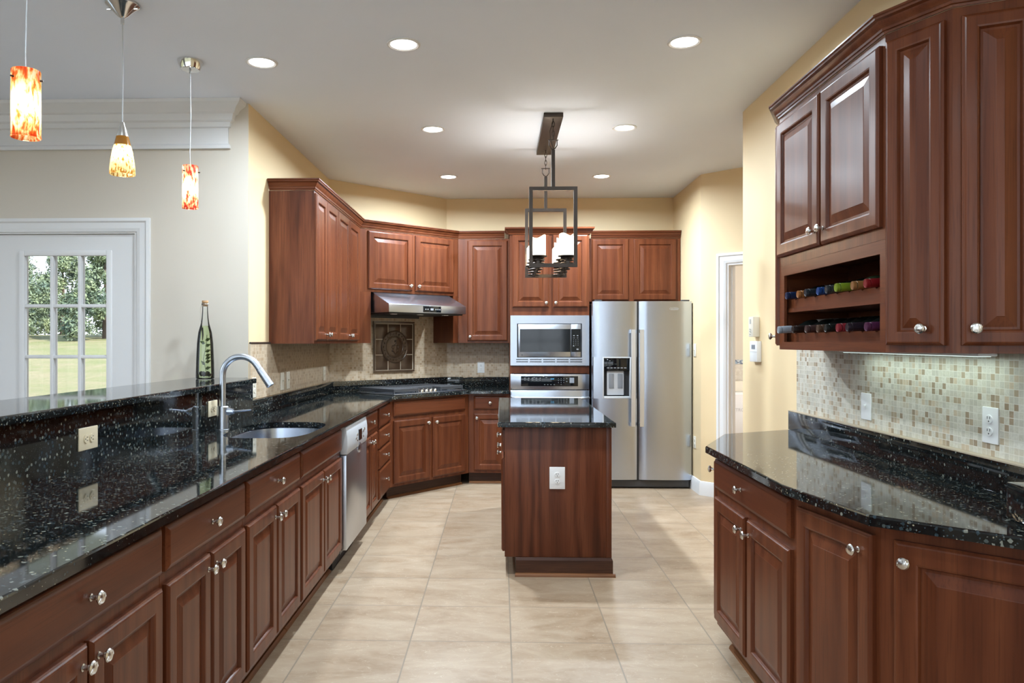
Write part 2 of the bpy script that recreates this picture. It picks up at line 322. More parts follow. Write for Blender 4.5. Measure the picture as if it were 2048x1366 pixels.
# ------------------------------------------------------------------ mesh building
class MB:
    def __init__(s): s.v = []; s.f = []
    def add(s, v, f):
        o = len(s.v); s.v += [tuple(p) for p in v]; s.f += [[i + o for i in q] for q in f]; return s
    def box(s, x0, x1, y0, y1, z0, z1):
        return s.add([(x0, y0, z0), (x1, y0, z0), (x1, y1, z0), (x0, y1, z0), (x0, y0, z1), (x1, y0, z1), (x1, y1, z1), (x0, y1, z1)],
                     [(0, 3, 2, 1), (4, 5, 6, 7), (0, 1, 5, 4), (1, 2, 6, 5), (2, 3, 7, 6), (3, 0, 4, 7)])
    def prism(s, poly, z0, z1):
        n = len(poly); a = sum(poly[i][0] * poly[(i + 1) % n][1] - poly[(i + 1) % n][0] * poly[i][1] for i in range(n))
        if a < 0: poly = poly[::-1]
        v = [(x, y, z0) for x, y in poly] + [(x, y, z1) for x, y in poly]
        f = [list(range(n))[::-1], list(range(n, 2 * n))] + [(i, (i + 1) % n, n + (i + 1) % n, n + i) for i in range(n)]
        return s.add(v, f)
    def prism_x(s, prof, x0, x1):      # profile in (y, z), extruded along x
        n = len(prof); a = sum(prof[i][0] * prof[(i + 1) % n][1] - prof[(i + 1) % n][0] * prof[i][1] for i in range(n))
        if a < 0: prof = prof[::-1]
        v = [(x0, y, z) for y, z in prof] + [(x1, y, z) for y, z in prof]
        f = [list(range(n))[::-1], list(range(n, 2 * n))] + [(i, (i + 1) % n, n + (i + 1) % n, n + i) for i in range(n)]
        return s.add(v, f)
    def lathe(s, prof, n=24, axis='z', o=(0, 0, 0), sx=1.0, sy=1.0, cap=True):
        v = []; f = []
        for r, z in prof:
            for k in range(n):
                a = 2 * PI * k / n; x, y = r * math.cos(a) * sx, r * math.sin(a) * sy
                p = {'z': (x, y, z), 'x': (z, x, y), '-x': (-z, x, -y), 'y': (x, z, -y), '-y': (x, -z, y)}[axis]
                v.append((p[0] + o[0], p[1] + o[1], p[2] + o[2]))
        for i in range(len(prof) - 1):
            for k in range(n):
                f.append((i * n + k, i * n + (k + 1) % n, (i + 1) * n + (k + 1) % n, (i + 1) * n + k))
        if cap:
            if prof[0][0] > 1e-6: f.append(tuple(range(n))[::-1])
            if prof[-1][0] > 1e-6: f.append(tuple(range((len(prof) - 1) * n, len(prof) * n)))
        return s.add(v, f)
    def tube(s, pts, r, n=12, closed=False, flat=1.0):
        P = [Vector(p) for p in pts]; m = len(P)
        R = r if isinstance(r, (list, tuple)) else [r] * m
        def tan(i):
            if closed: return (P[(i + 1) % m] - P[i - 1]).normalized()
            return (P[min(i + 1, m - 1)] - P[max(i - 1, 0)]).normalized()
        t = tan(0); up = Vector((0, 0, 1)) if abs(t.z) < 0.9 else Vector((1, 0, 0))
        u = t.cross(up).normalized(); v = []; f = []
        for i in range(m):
            t = tan(i); u = (u - t * u.dot(t)).normalized(); w = t.cross(u)
            for k in range(n):
                a = 2 * PI * k / n; v.append(P[i] + u * (R[i] * math.cos(a)) + w * (R[i] * flat * math.sin(a)))
        for i in range(m if closed else m - 1):
            j = (i + 1) % m
            for k in range(n): f.append((i * n + k, i * n + (k + 1) % n, j * n + (k + 1) % n, j * n + k))
        if not closed: f += [tuple(range(n))[::-1], tuple(range((m - 1) * n, m * n))]
        return s.add(v, f)
    def bar(s, a, b, w, h=None):       # square bar from a to b
        h = h or w; A = Vector(a); B = Vector(b); t = (B - A).normalized()
        up = Vector((0, 0, 1)) if abs(t.z) < 0.9 else Vector((0, 1, 0))
        u = t.cross(up).normalized() * (w / 2); q = u.cross(t).normalized() * (h / 2)
        v = [A - u - q, A + u - q, A + u + q, A - u + q, B - u - q, B + u - q, B + u + q, B - u + q]
        return s.add(v, [(0, 3, 2, 1), (4, 5, 6, 7), (0, 1, 5, 4), (1, 2, 6, 5), (2, 3, 7, 6), (3, 0, 4, 7)])
    def rings(s, w, h, prof):          # rectangle rings: profile of (inset, y); front faces -y
        v = []; f = []
        for d, y in prof: v += [(d, y, d), (w - d, y, d), (w - d, y, h - d), (d, y, h - d)]
        m = len(prof)
        for i in range(m - 1):
            for k in range(4): f.append((i * 4 + k, i * 4 + (k + 1) % 4, (i + 1) * 4 + (k + 1) % 4, (i + 1) * 4 + k))
        f.append((3, 2, 1, 0)); b = (m - 1) * 4; f.append((b, b + 1, b + 2, b + 3))
        return s.add(v, f)
    def sweep(s, prof, path):          # profile (outward, z) along plan path; outward is the right-hand side
        n = len(path); N = []
        for i in range(n):
            def nr(a, b):
                dx, dy = b[0] - a[0], b[1] - a[1]; L = math.hypot(dx, dy); return (dy / L, -dx / L)
            a = nr(path[i - 1], path[i]) if i else nr(path[0], path[1]); b = nr(path[i], path[i + 1]) if i < n - 1 else a
            k = 1.0 / (1.0 + a[0] * b[0] + a[1] * b[1]); N.append(((a[0] + b[0]) * k, (a[1] + b[1]) * k))
        m = len(prof); v = []; f = []
        for (x, y), (nx, ny) in zip(path, N):
            for d, z in prof: v.append((x + nx * d, y + ny * d, z))
        for i in range(n - 1):
            for k in range(m):
                j = (k + 1) % m; f.append((i * m + k, (i + 1) * m + k, (i + 1) * m + j, i * m + j))
        f += [tuple(range(m)), tuple(range((n - 1) * m, n * m))[::-1]]
        return s.add(v, f)
    def slab(s, outer, z0, z1, hole=None, ease=0.006):
        def area(p): return sum(p[i][0] * p[(i + 1) % len(p)][1] - p[(i + 1) % len(p)][0] * p[i][1] for i in range(len(p)))
        if area(outer) < 0: outer = outer[::-1]
        top = offset(outer, -ease); n = len(outer)
        v = [(x, y, z0) for x, y in outer] + [(x, y, z1 - ease) for x, y in outer]
        mid = offset(outer, -ease * 0.3); v += [(x, y, z1 - ease * 0.3) for x, y in mid]
        v += [(x, y, z1) for x, y in top]; f = []
        for l in range(3):
            for i in range(n): f.append((l * n + i, l * n + (i + 1) % n, (l + 1) * n + (i + 1) % n, (l + 1) * n + i))
        h = []
        if hole:
            if area(hole) > 0: hole = hole[::-1]
            k = len(hole); b = len(v); v += [(x, y, z1) for x, y in hole] + [(x, y, z0) for x, y in hole]
            for i in range(k): f.append((b + i, b + (i + 1) % k, b + k + (i + 1) % k, b + k + i))
            h = list(range(b, b + k)); hb = list(range(b + k, b + 2 * k))
        ti = list(range(3 * n, 4 * n)); polys = [[Vector((v[i][0], v[i][1], 0)) for i in ti]] + ([[Vector((v[i][0], v[i][1], 0)) for i in h]] if h else [])
        idx = ti + h
        for a, b_, c in tessellate_polygon(polys): f.append((idx[a], idx[b_], idx[c]))
        bi = list(range(n)); polys = [[Vector((v[i][0], v[i][1], 0)) for i in bi]] + ([[Vector((v[i][0], v[i][1], 0)) for i in hb]] if h else [])
        idx = bi + (hb if h else [])
        for a, b_, c in tessellate_polygon(polys): f.append((idx[a], idx[b_], idx[c]))
        return s.add(v, f)
    def data(s, name, mat, bevel=0.0, seg=2, sharp=25):
        me = bpy.data.meshes.new(name); me.from_pydata(s.v, [], s.f)
        bm = bmesh.new(); bm.from_mesh(me)
        bmesh.ops.recalc_face_normals(bm, faces=bm.faces)
        if bevel:
            ed = [e for e in bm.edges if len(e.link_faces) == 2 and e.calc_face_angle(0) > 0.6]
            bmesh.ops.bevel(bm, geom=ed, offset=bevel, segments=seg, profile=0.5, affect='EDGES', clamp_overlap=True)
        bm.to_mesh(me); bm.free()
        me.materials.append(mat)
        me.polygons.foreach_set('use_smooth', [True] * len(me.polygons)); me.set_sharp_from_angle(angle=D2R(sharp)); me.update()
        return me
    def build(s, name, mat, parent=None, loc=(0, 0, 0), rz=0.0, bevel=0.0, seg=2, sharp=25):
        return put(name, s.data(name, mat, bevel, seg, sharp), parent, loc, rz)
def put(name, data, parent=None, loc=(0, 0, 0), rz=0.0):
    o = bpy.data.objects.new(name, data); COL.objects.link(o); o.parent = parent; o.location = loc; o.rotation_euler = (0, 0, rz); return o
def offset(poly, d):   # CCW polygon, positive grows
    n = len(poly); out = []
    for i in range(n):
        def nr(a, b):
            dx, dy = b[0] - a[0], b[1] - a[1]; L = math.hypot(dx, dy) or 1; return (dy / L, -dx / L)
        a = nr(poly[i - 1], poly[i]); b = nr(poly[i], poly[(i + 1) % n]); k = 1.0 / max(0.2, 1.0 + a[0] * b[0] + a[1] * b[1])
        out.append((poly[i][0] + (a[0] + b[0]) * k * d, poly[i][1] + (a[1] + b[1]) * k * d))
    return out
def tag(o, label=None, cat=None, group=None, kind=None):
    if label: o['label'] = label
    if cat: o['category'] = cat
    if group: o['group'] = group
    if kind: o['kind'] = kind
    return o
def thing(name, label, cat, loc=(0, 0, 0), rz=0.0, group=None):
    o = bpy.data.objects.new(name, None); COL.objects.link(o); o.empty_display_size = 0.1
    o.location = loc; o.rotation_euler = (0, 0, rz); return tag(o, label, cat, group)
def struct(o, label=None): return tag(o, label, kind='structure')
def text(body, size, mat, parent, loc, rot=(PI / 2, 0, 0), name='lettering', ext=0.0004):
    cu = bpy.data.curves.new(name, 'FONT'); cu.body = body; cu.size = size; cu.extrude = ext; cu.align_x = 'CENTER'; cu.align_y = 'CENTER'
    cu.materials.append(mat); tmp = bpy.data.objects.new('tmp', cu); me = bpy.data.meshes.new_from_object(tmp); bpy.data.objects.remove(tmp)
    if not me.materials: me.materials.append(mat)
    o = bpy.data.objects.new(name, me); COL.objects.link(o); o.parent = parent; o.location = loc; o.rotation_euler = rot; return o
def lamp(name, kind, parent, loc, energy, color, size=0.05, rot=(0, 0, 0), spread=None):
    d = bpy.data.lights.new(name, kind); d.energy = energy; d.color = color
    if kind == 'AREA':
        d.shape = 'DISK'; d.size = size
        if spread: d.spread = spread
    else: d.shadow_soft_size = size
    o = bpy.data.objects.new(name, d); COL.objects.link(o); o.parent = parent; o.location = loc; o.rotation_euler = rot; return o
def heading(p, q): return math.atan2(q[1] - p[1], q[0] - p[0])
def to_local(pts, p, rz):
    c, s = math.cos(-rz), math.sin(-rz); return [((x - p[0]) * c - (y - p[1]) * s, (x - p[0]) * s + (y - p[1]) * c) for x, y in pts]

# ------------------------------------------------------------------ the room
CEIL = 2.90
def wall(name, p, q, mat, z0=0.0, z1=CEIL, holes=(), th=0.12):
    L = math.hypot(q[0] - p[0], q[1] - p[1]); m = MB(); xs = 0.0
    for a, b, c, d in sorted(holes):
        if a > xs: m.box(xs, a, 0, th, z0, z1)
        if c > z0: m.box(a, b, 0, th, z0, c)
        if d < z1: m.box(a, b, 0, th, d, z1)
        xs = b
    if L > xs: m.box(xs, L, 0, th, z0, z1)
    return struct(m.build(name, mat, loc=(p[0], p[1], 0), rz=heading(p, q)))
struct(MB().box(-5.3, 4.6, -2.4, 9.6, -0.1, 0.0).build('floor', M['floor']))
struct(MB().box(-5.3, 4.6, -2.4, 9.6, CEIL, CEIL + 0.1).build('ceiling', M['ceiling']))
WK, WP = M['wall_kitchen'], M['wall_pale']
DOORX0, DOORX1 = -3.262, -2.318
wall('wall_dining', (-5.2, 4.78), (-1.6, 4.78), WP, holes=[(DOORX0 + 5.2, DOORX1 + 5.2, 0.0, 2.085)], th=0.14)
wall('wall_left', (-1.598, 4.782), (-1.598, 7.028), WK)
wall('wall_corner', (-1.598, 7.028), (-0.57, 8.05), WK)
wall('wall_back', (-0.57, 8.05), (1.813, 8.05), WK)
wall('wall_alcove', (1.813, 8.05), (1.813, 6.945), WK, th=0.10)
dq = (1.813 + 0.86, 6.945 - 0.86)
wall('wall_doorway', (1.813, 6.945), dq, WK, holes=[(0.255, 1.06, 0.0, 2.075)], th=0.10)
wall('wall_passage', dq, (dq[0], 5.06), WK, th=0.10)
wall('wall_right', (1.595, 5.06), (1.595, -2.3), WK)
wall('wall_right_return', (2.80, 5.06), (1.6, 5.06), WK, th=0.12).location = (2.80, 5.06, 0)
RWIN, LWIN = (0.15, 1.80, 3.45, 5.10), (1.0, 2.80, 4.60)  # unseen windows, added and sized large to let daylight in
wall('wall_rear', (1.6, -2.30), (-5.2, -2.30), WP, holes=[(a, a + 1.6, 0.12, 2.68) for a in RWIN])
wall('wall_far_left', (-5.2, -2.30), (-5.2, 4.78), WP, holes=[(a, a + 1.7, 0.12, 2.68) for a in LWIN])
wall('wall_bar', (-1.70, 0.55), (-1.70, 4.778), WP, z1=1.128, th=0.001).scale = (1, 1, 1)
bpy.data.objects.remove(bpy.data.objects['wall_bar'])
struct(MB().box(-1.70, -1.577, 0.55, 4.778, 0.0, 1.129).build('wall_bar', WP))

def window(n, p, rz, w, z0, z1):
    r = struct(thing('window_%d' % n, None, None, (p[0], p[1], 0), rz)); m = MB(); f = 0.055
    for a in (0, w - f): m.box(a, a + f, 0.02, 0.10, z0, z1)
    m.box(f, w - f, 0.02, 0.10, z0, z0 + f).box(f, w - f, 0.02, 0.10, z1 - f, z1)
    m.box(f, w - f, 0.03, 0.07, (z0 + z1) / 2 - 0.015, (z0 + z1) / 2 + 0.015)
    for k in (1, 2): m.box(f + (w - 2 * f) * k / 3 - 0.01, f + (w - 2 * f) * k / 3 + 0.01, 0.04, 0.065, z0 + f, z1 - f)
    struct(m.build('window_frame', M['trim'], r, bevel=0.003))
    struct(MB().box(f - 0.01, w - f + 0.01, 0.05, 0.055, z0 + f - 0.01, z1 - f + 0.01).build('window_pane', M['pane'], r))
for k, a in enumerate(RWIN): window(k + 1, (1.6 - a, -2.30), PI, 1.6, 0.12, 2.68)
for k, a in enumerate(LWIN): window(k + 5, (-5.2, -2.30 + a), PI / 2, 1.7, 0.12, 2.68)

# exterior glazed door in the dining wall
dr = struct(thing('door_1', None, None, (DOORX0 + 0.015, 4.795, 0.012)))
DW, DH = 0.914, 2.062
gx0, gx1, gz0, gz1 = 0.188, 0.733, 0.30, 1.932
m = MB().box(0, gx0, 0, 0.044, 0, DH).box(gx1, DW, 0, 0.044, 0, DH).box(gx0, gx1, 0, 0.044, 0, gz0).box(gx0, gx1, 0, 0.044, gz1, DH)
struct(m.build('door_slab', M['trim'], dr))
m = MB()
for a, b, c, d in ((gx0 - 0.028, gx0 + 0.006, gz0 - 0.028, gz1 + 0.028), (gx1 - 0.006, gx1 + 0.028, gz0 - 0.028, gz1 + 0.028)): m.box(a, b, -0.012, 0.02, c, d)
for c, d in ((gz0 - 0.028, gz0 + 0.006), (gz1 - 0.006, gz1 + 0.028)): m.box(gx0 + 0.006, gx1 - 0.006, -0.012, 0.02, c, d)
for k in (1, 2): x = gx0 + (gx1 - gx0) * k / 3; m.box(x - 0.011, x + 0.011, -0.008, 0.044, gz0, gz1)
for k in range(1, 5): z = gz1 - 0.3265 * k; m.box(gx0, gx1, -0.007, 0.043, z - 0.011, z + 0.011)
struct(m.build('door_muntins', M['trim'], dr, bevel=0.004))
struct(MB().box(gx0, gx1, 0.020, 0.024, gz0, gz1).build('door_pane', M['pane'], dr))
m = MB()
for z in (0.25, 1.05, 1.81): m.box(DW - 0.004, DW + 0.010, -0.006, 0.004, z - 0.05, z + 0.05).lathe([(0.006, -0.052), (0.006, 0.052)], 10, 'z', (DW + 0.004, -0.006, z))
struct(m.build('door_hinge', M['nickel'], dr))
m = MB(); CP_ = [(0.0, 0.0), (0.022, 0.0), (0.024, 0.02), (0.016, 0.03), (0.015, 0.065), (0.009, 0.085), (0.0, 0.09)]
def casing(m, x0, x1, z1, y0):  # profiled U-shaped casing around an opening: (depth, across)
    for (d0, c0), (d1, c1) in zip(CP_[:-1], CP_[1:]):
        A = lambda c: [(x0 - c, 0.0), (x0 - c, z1 + c), (x1 + c, z1 + c), (x1 + c, 0.0)]
        a, b = A(0.09 - c0), A(0.09 - c1)
        v = [(x, y0 - d0, z) for x, z in a] + [(x, y0 - d1, z) for x, z in b]
        m.add(v, [(i, i + 1, i + 5, i + 4) for i in range(3)])
    return m
struct(casing(MB(), DOORX0, DOORX1, 2.085, 4.78).build('trim_1', M['trim']))
struct(MB().box(DOORX1 - 0.014, DOORX1, 4.78, 4.92, 0, 2.085).box(DOORX0, DOORX0 + 0.014, 4.78, 4.92, 0, 2.085).box(DOORX0 + 0.014, DOORX1 - 0.014, 4.78, 4.92, 2.078, 2.085).build('trim_2', M['trim']))
# big crown moulding of the dining wall
prof = [(0.0, 2.612), (0.022, 2.612), (0.024, 2.632), (0.010, 2.645), (0.009, 2.742), (0.024, 2.748), (0.030, 2.775), (0.045, 2.785), (0.056, 2.822), (0.070, 2.830), (0.082, 2.852), (0.118, 2.880), (0.124, 2.899), (0.0, 2.899)]
struct(MB().sweep(prof, [(-5.19, 4.779), (-1.735, 4.779), (-1.735, 4.7795)]).build('trim_3', M['trim']))
bp = [(0, 0), (0.016, 0), (0.016, 0.10), (0.008, 0.125), (0, 0.128)]
struct(MB().sweep(bp, [(1.812, 7.92), (1.812, 6.945), (1.812 + 0.1, 6.945 - 0.1)][::1]).build('baseboard_alcove', M['trim']))
struct(MB().sweep([(-d, z) for d, z in bp], [(1.594, 3.9), (1.594, 5.05)]).build('baseboard_right', M['trim']))
# door casing in the angled wall
pA, rzA = (1.813, 6.945), heading((1.813, 6.945), dq)
struct(casing(MB(), 0.255, 1.06, 2.075, -0.001).build('trim_4', M['trim'], loc=(pA[0], pA[1], 0), rz=rzA))
struct(MB().box(0.255, 0.27, 0.0, 0.12, 0, 2.075).box(1.045, 1.06, 0.0, 0.12, 0, 2.075).box(0.27, 1.045, 0.0, 0.12, 2.06, 2.075).box(0.27, 0.282, 0.05, 0.075, 0, 2.06).build('trim_5', M['trim'], loc=(pA[0], pA[1], 0), rz=rzA))
# laundry room seen through the doorway
wall('wall_laundry', (1.95, 9.2), (4.3, 9.2), M['wall_pale'])
wall('wall_laundry_side', (4.3, 9.3), (4.3, 5.0), M['wall_pale'])
struct(MB().box(1.96, 4.29, 9.185, 9.199, 0.80, 1.12).build('trim_6', M['laundry_tile']))
struct(MB().box(1.96, 4.29, 9.180, 9.199, 1.12, 1.17).build('trim_7', M['border_tile']))
r = thing('washing_machine', 'white washing machine in the room beyond the open doorway', 'appliance', (2.72, 8.62, 0.0))
MB().box(-0.33, 0.33, 0, 0.55, 0.02, 0.80).build('cabinet_body', M['white_metal'], r, bevel=0.015)
MB().box(-0.33, 0.33, 0.40, 0.55, 0.80, 0.92).build('control_panel', M['ivory_pale'], r, bevel=0.01)
text('TROPIZ', 0.05, M['light_grey'], r, (0.0, -0.001, 0.62))
# outside
def ground():
    m = MB(); xs = [-62 + 4 * i for i in range(16)]; ys = [4.95, 7, 9, 12, 15, 18, 21, 24, 27, 30, 40, 70]
    v = [(x, y, -0.12 + 0.0715 * (y - 5.5) if y < 30 else 1.65 - 0.02 * (y - 30)) for y in ys for x in xs]; n = len(xs)
    return m.add(v, [(j * n + i, j * n + i + 1, (j + 1) * n + i + 1, (j + 1) * n + i) for j in range(len(ys) - 1) for i in range(n - 1)])
struct(ground().build('lawn', M['lawn']))
struct(MB().box(-60, 60, -60, -9.0, -0.35, -0.12).box(-60, -11.0, -9.0, 4.94, -0.35, -0.12).build('lawn', M['lawn']))
struct(MB().prism([(-11, -9), (6, -9), (6, -2.43), (-5.33, -2.43), (-5.33, 4.76), (-11, 4.76)], -0.30, -0.06).build('bounce_patio', M['bounce_patio']))  # unseen patio added, pale so it bounces sunlight up into the rooms
def tree(label, x, y, z, R, H, seed, lm):
    rnd = random.Random(seed); r = thing('evergreen_tree', label, 'tree', (x, y, z), 0, 'evergreen trees across the lawn'); m = MB()
    blobs = []
    for k in range(40):
        t = rnd.random() ** 0.9; a = rnd.random() * 2 * PI; rr = R * (1.05 - 0.85 * t ** 1.4) * (0.55 + 0.45 * rnd.random())
        blobs.append((rr * math.cos(a), rr * math.sin(a), 0.25 + t * (H - 0.4), 0.22 * R + 0.16 * R * rnd.random()))
    for bx, by, bz, br in blobs:
        for k in range(420):
            d = Vector((rnd.gauss(0, 1), rnd.gauss(0, 1), rnd.gauss(0, 1))).normalized() * br * (0.55 + 0.5 * rnd.random())
            c = Vector((bx, by, bz)) + d; u = Vector((rnd.gauss(0, 1), rnd.gauss(0, 1), rnd.gauss(0, 1))).normalized()
            w = u.cross(d).normalized() if u.cross(d).length > 1e-4 else Vector((0, 0, 1)); s1, s2 = 0.05 + 0.06 * rnd.random(), 0.016 + 0.018 * rnd.random()
            m.add([c - u * s1, c + w * s2, c + u * s1, c - w * s2], [(0, 1, 2, 3)])
    m.build('crown', lm, r)
    MB().tube([(0, 0, -0.1), (0.03, 0.02, H * 0.4), (0, 0, H * 0.85)], [0.11, 0.08, 0.02], 8).build('trunk', M['bark'], r)
for k, (x, R, H, lab, lm) in enumerate(((-21.4, 1.6, 3.5, 'evergreen tree mostly hidden by the left stile of the glazed door', 'leaf'), (-18.6, 1.55, 3.9, 'bushy evergreen tree behind the left column of door panes', 'leaf'),
                                        (-16.6, 1.5, 4.0, 'tall evergreen tree behind the middle column of door panes', 'leaf2'), (-14.9, 1.4, 3.6, 'evergreen tree behind the right column of door panes', 'leaf'),
                                        (-12.7, 1.6, 3.7, 'evergreen tree hidden past the right stile of the glazed door', 'leaf2'))):
    tree(lab, x * (1.0 if k % 2 else 1.13), 28.2 if k % 2 else 32.0, 1.42, R, H, 11 + k, M[lm])

# ------------------------------------------------------------------ cabinets
def knob_mesh():
    pr = [(0.0085, 0.0), (0.009, 0.002), (0.006, 0.004), (0.0052, 0.010), (0.0065, 0.0155), (0.012, 0.0185), (0.0160, 0.0225), (0.0162, 0.0250), (0.013, 0.0290), (0.006, 0.0312), (0.0, 0.0316)]
    m = MB().lathe(pr, 28, '-y')
    for k in range(-3, 4):     # fine ribs across the cap
        x = k * 0.0040; h = math.sqrt(max(0.0, 0.0145 ** 2 - x * x))
        m.tube([(x - 0.002, -0.0262 - 0.0035 * (1 - (abs(x) / 0.0145) ** 2), -h * 0.8), (x, -0.0292 - 0.0010 * (1 - (abs(x) / 0.0145) ** 2), 0), (x + 0.002, -0.0262 - 0.0035 * (1 - (abs(x) / 0.0145) ** 2), h * 0.8)], 0.0011, 5)
    return m.data('knob', M['nickel'])
KNOB = knob_mesh()
def door(parent, x0, x1, z0, z1, knob=None, y=0.0, fw=None, name='door'):
    w, h = x1 - x0, z1 - z0
    fw = fw or min(0.058, w * 0.235); sl = min(0.030, w / 2 - fw - 0.022)
    pr = [(0, 0.0), (0, -0.0125), (0.004, -0.0155), (0.007, -0.0185), (0.011, -0.020), (fw - 0.007, -0.020), (fw - 0.002, -0.0185), (fw, -0.015), (fw + 0.003, -0.0085), (fw + 0.010, -0.0085), (fw + 0.010 + sl, -0.0168), (fw + 0.012 + sl, -0.0180)]
    o = MB().rings(w, h, pr).build(name, M['wood_v'], parent, (x0, y, z0), sharp=2)
    if knob: put('knob', KNOB, o, (knob[0] - x0, -0.0198, knob[1] - z0))
    return o
def drawer(parent, x0, x1, z0, z1, knob=True, y=0.0):
    w, h = x1 - x0, z1 - z0
    o = MB().rings(w, h, [(0, 0.0), (0, -0.011), (0.003, -0.0135), (0.012, -0.0185), (0.0165, -0.0200)]).build('drawer' if knob else 'false_drawer_front', M['wood_h'], parent, (x0, y, z0), sharp=2)
    if knob: put('knob', KNOB, o, ((knob - x0) if not isinstance(knob, bool) else w / 2, -0.0198, h / 2))
    return o
ZB, ZT = 0.112, 0.883
ZD0, ZD1, ZR0, ZR1 = 0.138, 0.692, 0.730, 0.860   # doors / drawer fronts of the base units
def base_unit(label, p, q, depth, group=None, name='base_cabinet', poly=None, toe=0.07, hollow=False):
    rz = heading(p, q); L = math.hypot(q[0] - p[0], q[1] - p[1])
    r = thing(name, label, 'cabinet', (p[0], p[1], 0), rz, group)
    if poly: MB().prism(to_local(poly, p, rz), ZB, ZT).build('carcass', M['wood_v'], r)
    elif hollow: MB().box(0.0005, L - 0.0005, 0, depth, ZB, 0.660).box(0.0005, L - 0.0005, 0, 0.016, 0.6601, ZT).box(0.0005, 0.018, 0.0161, depth, 0.6601, ZT).box(L - 0.018, L - 0.0005, 0.0161, depth, 0.6601, ZT).build('carcass', M['wood_v'], r)
    else: MB().box(0.0005, L - 0.0005, 0, depth, ZB, ZT).build('carcass', M['wood_v'], r)
    tl = 0.001 if not poly else 0.03; te = L - tl if not poly or q[0] < 1.5 else L - 0.13
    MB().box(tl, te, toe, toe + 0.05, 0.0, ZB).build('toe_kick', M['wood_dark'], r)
    MB().prism_x([(toe, 0), (toe - 0.018, 0), (toe - 0.016, 0.010), (toe - 0.008, 0.018), (toe, 0.020)], tl, te).build('shoe_moulding', M['shoe'], r)
    return r, L
XF = -0.970
GL = 'base cabinets along the left counter'
def left_unit(label, y0, y1, knob=True, doors=2, kn=None):
    r, L = base_unit(label, (XF, y0), (XF, y1), 0.60, GL, hollow=not knob); g = 0.012; h = L / 2
    drawer(r, g, L - g, ZR0, ZR1, knob)
    door(r, g + 0.004, h - 0.006, ZD0, ZD1, (h - 0.035, ZD1 - 0.045)); door(r, h + 0.006, L - g, ZD0, ZD1, (h + 0.035, ZD1 - 0.045))
    return r
left_unit('cherry base cabinet at the near end of the left counter, mostly outside the photo', 0.56, 1.336)
left_unit('cherry base cabinet in the lower left corner of the photo, under the left counter', 1.338, 2.133)
left_unit('cherry base cabinet second from the camera under the left counter', 2.135, 2.828)
left_unit('cherry base cabinet just on the camera side of the sink cabinet, one knobbed drawer', 2.830, 3.606)
left_unit('cherry sink base cabinet with knobless false front, beside the dishwasher', 3.608, 4.556, knob=False)
r = left_unit('narrow cherry base cabinet on the far side of the dishwasher', 5.268, 5.878)
r, L = base_unit('cherry cabinet of four stacked drawers in the left counter corner', (XF, 5.880), (XF, 6.598), 0.60, GL, 'drawer_cabinet')
for z0, z1 in ((0.702, 0.860), (0.540, 0.690), (0.378, 0.528), (0.138, 0.366)): drawer(r, 0.10, L - 0.012, z0, z1)
# corner and back units
p, q = (-0.972, 6.612), (-0.312, 7.382)
r, L = base_unit('angled cherry corner base cabinet under the cooktop', p, q, 0.6, poly=[p, q, (-0.312, 8.03), (-0.565, 8.03), (-1.575, 7.02), (-1.575, 6.612)])
drawer(r, 0.045, L - 0.055, ZR0, ZR1, False)
door(r, 0.045, 0.478, ZD0, ZD1, (0.478 - 0.03, ZD1 - 0.045)); door(r, 0.522, L - 0.055, ZD0, ZD1, (0.522 + 0.03, ZD1 - 0.045))
r, L = base_unit('narrow cherry base cabinet between cooktop corner and oven tower', (-0.310, 7.40), (0.088, 7.40), 0.62)
drawer(r, 0.050, L - 0.03, ZR0, ZR1, True); door(r, 0.050, L - 0.03, ZD0, ZD1, (0.08, ZD1 - 0.045))

# dishwasher
r = thing('dishwasher', 'stainless steel dishwasher with pale control strip under the left counter', 'dishwasher', (XF, 4.562, 0), PI / 2)
L = 0.700
MB().box(0.004, L - 0.004, 0.0, 0.58, 0.10, 0.872).build('tub', M['dark_grey'], r)
MB().box(0.006, L - 0.006, -0.040, -0.001, 0.125, 0.700).build('door', M['steel_v'], r, bevel=0.004)
cp = MB().prism_x([(-0.001, 0.704), (-0.042, 0.704), (-0.047, 0.75), (-0.045, 0.81), (-0.036, 0.868), (-0.001, 0.872)], 0.006, L - 0.006).build('control_panel', M['light_grey'], r, bevel=0.003)
MB().box(0.37, 0.46, -0.052, -0.044, 0.745, 0.815).build('display', M['black_gloss'], cp)
m = MB()
for k, (x, z) in enumerate(((0.27, 0.77), (0.31, 0.79), (0.31, 0.755), (0.52, 0.79), (0.52, 0.755), (0.56, 0.80))): m.lathe([(0.010, 0), (0.010, 0.006), (0.006, 0.008)], 14, '-y', (x, -0.045, z))
m.build('button', M['nickel'], cp)
MB().lathe([(0.055, 0), (0.055, 0.004), (0.040, 0.010), (0.0, 0.012)], 24, '-y', (0.415, -0.040, 0.695), sy=0.62).build('handle', M['steel'], r)
MB().box(0.02, L - 0.02, 0.05, 0.08, 0.0, 0.10).build('kick_plate', M['black_matte'], r)

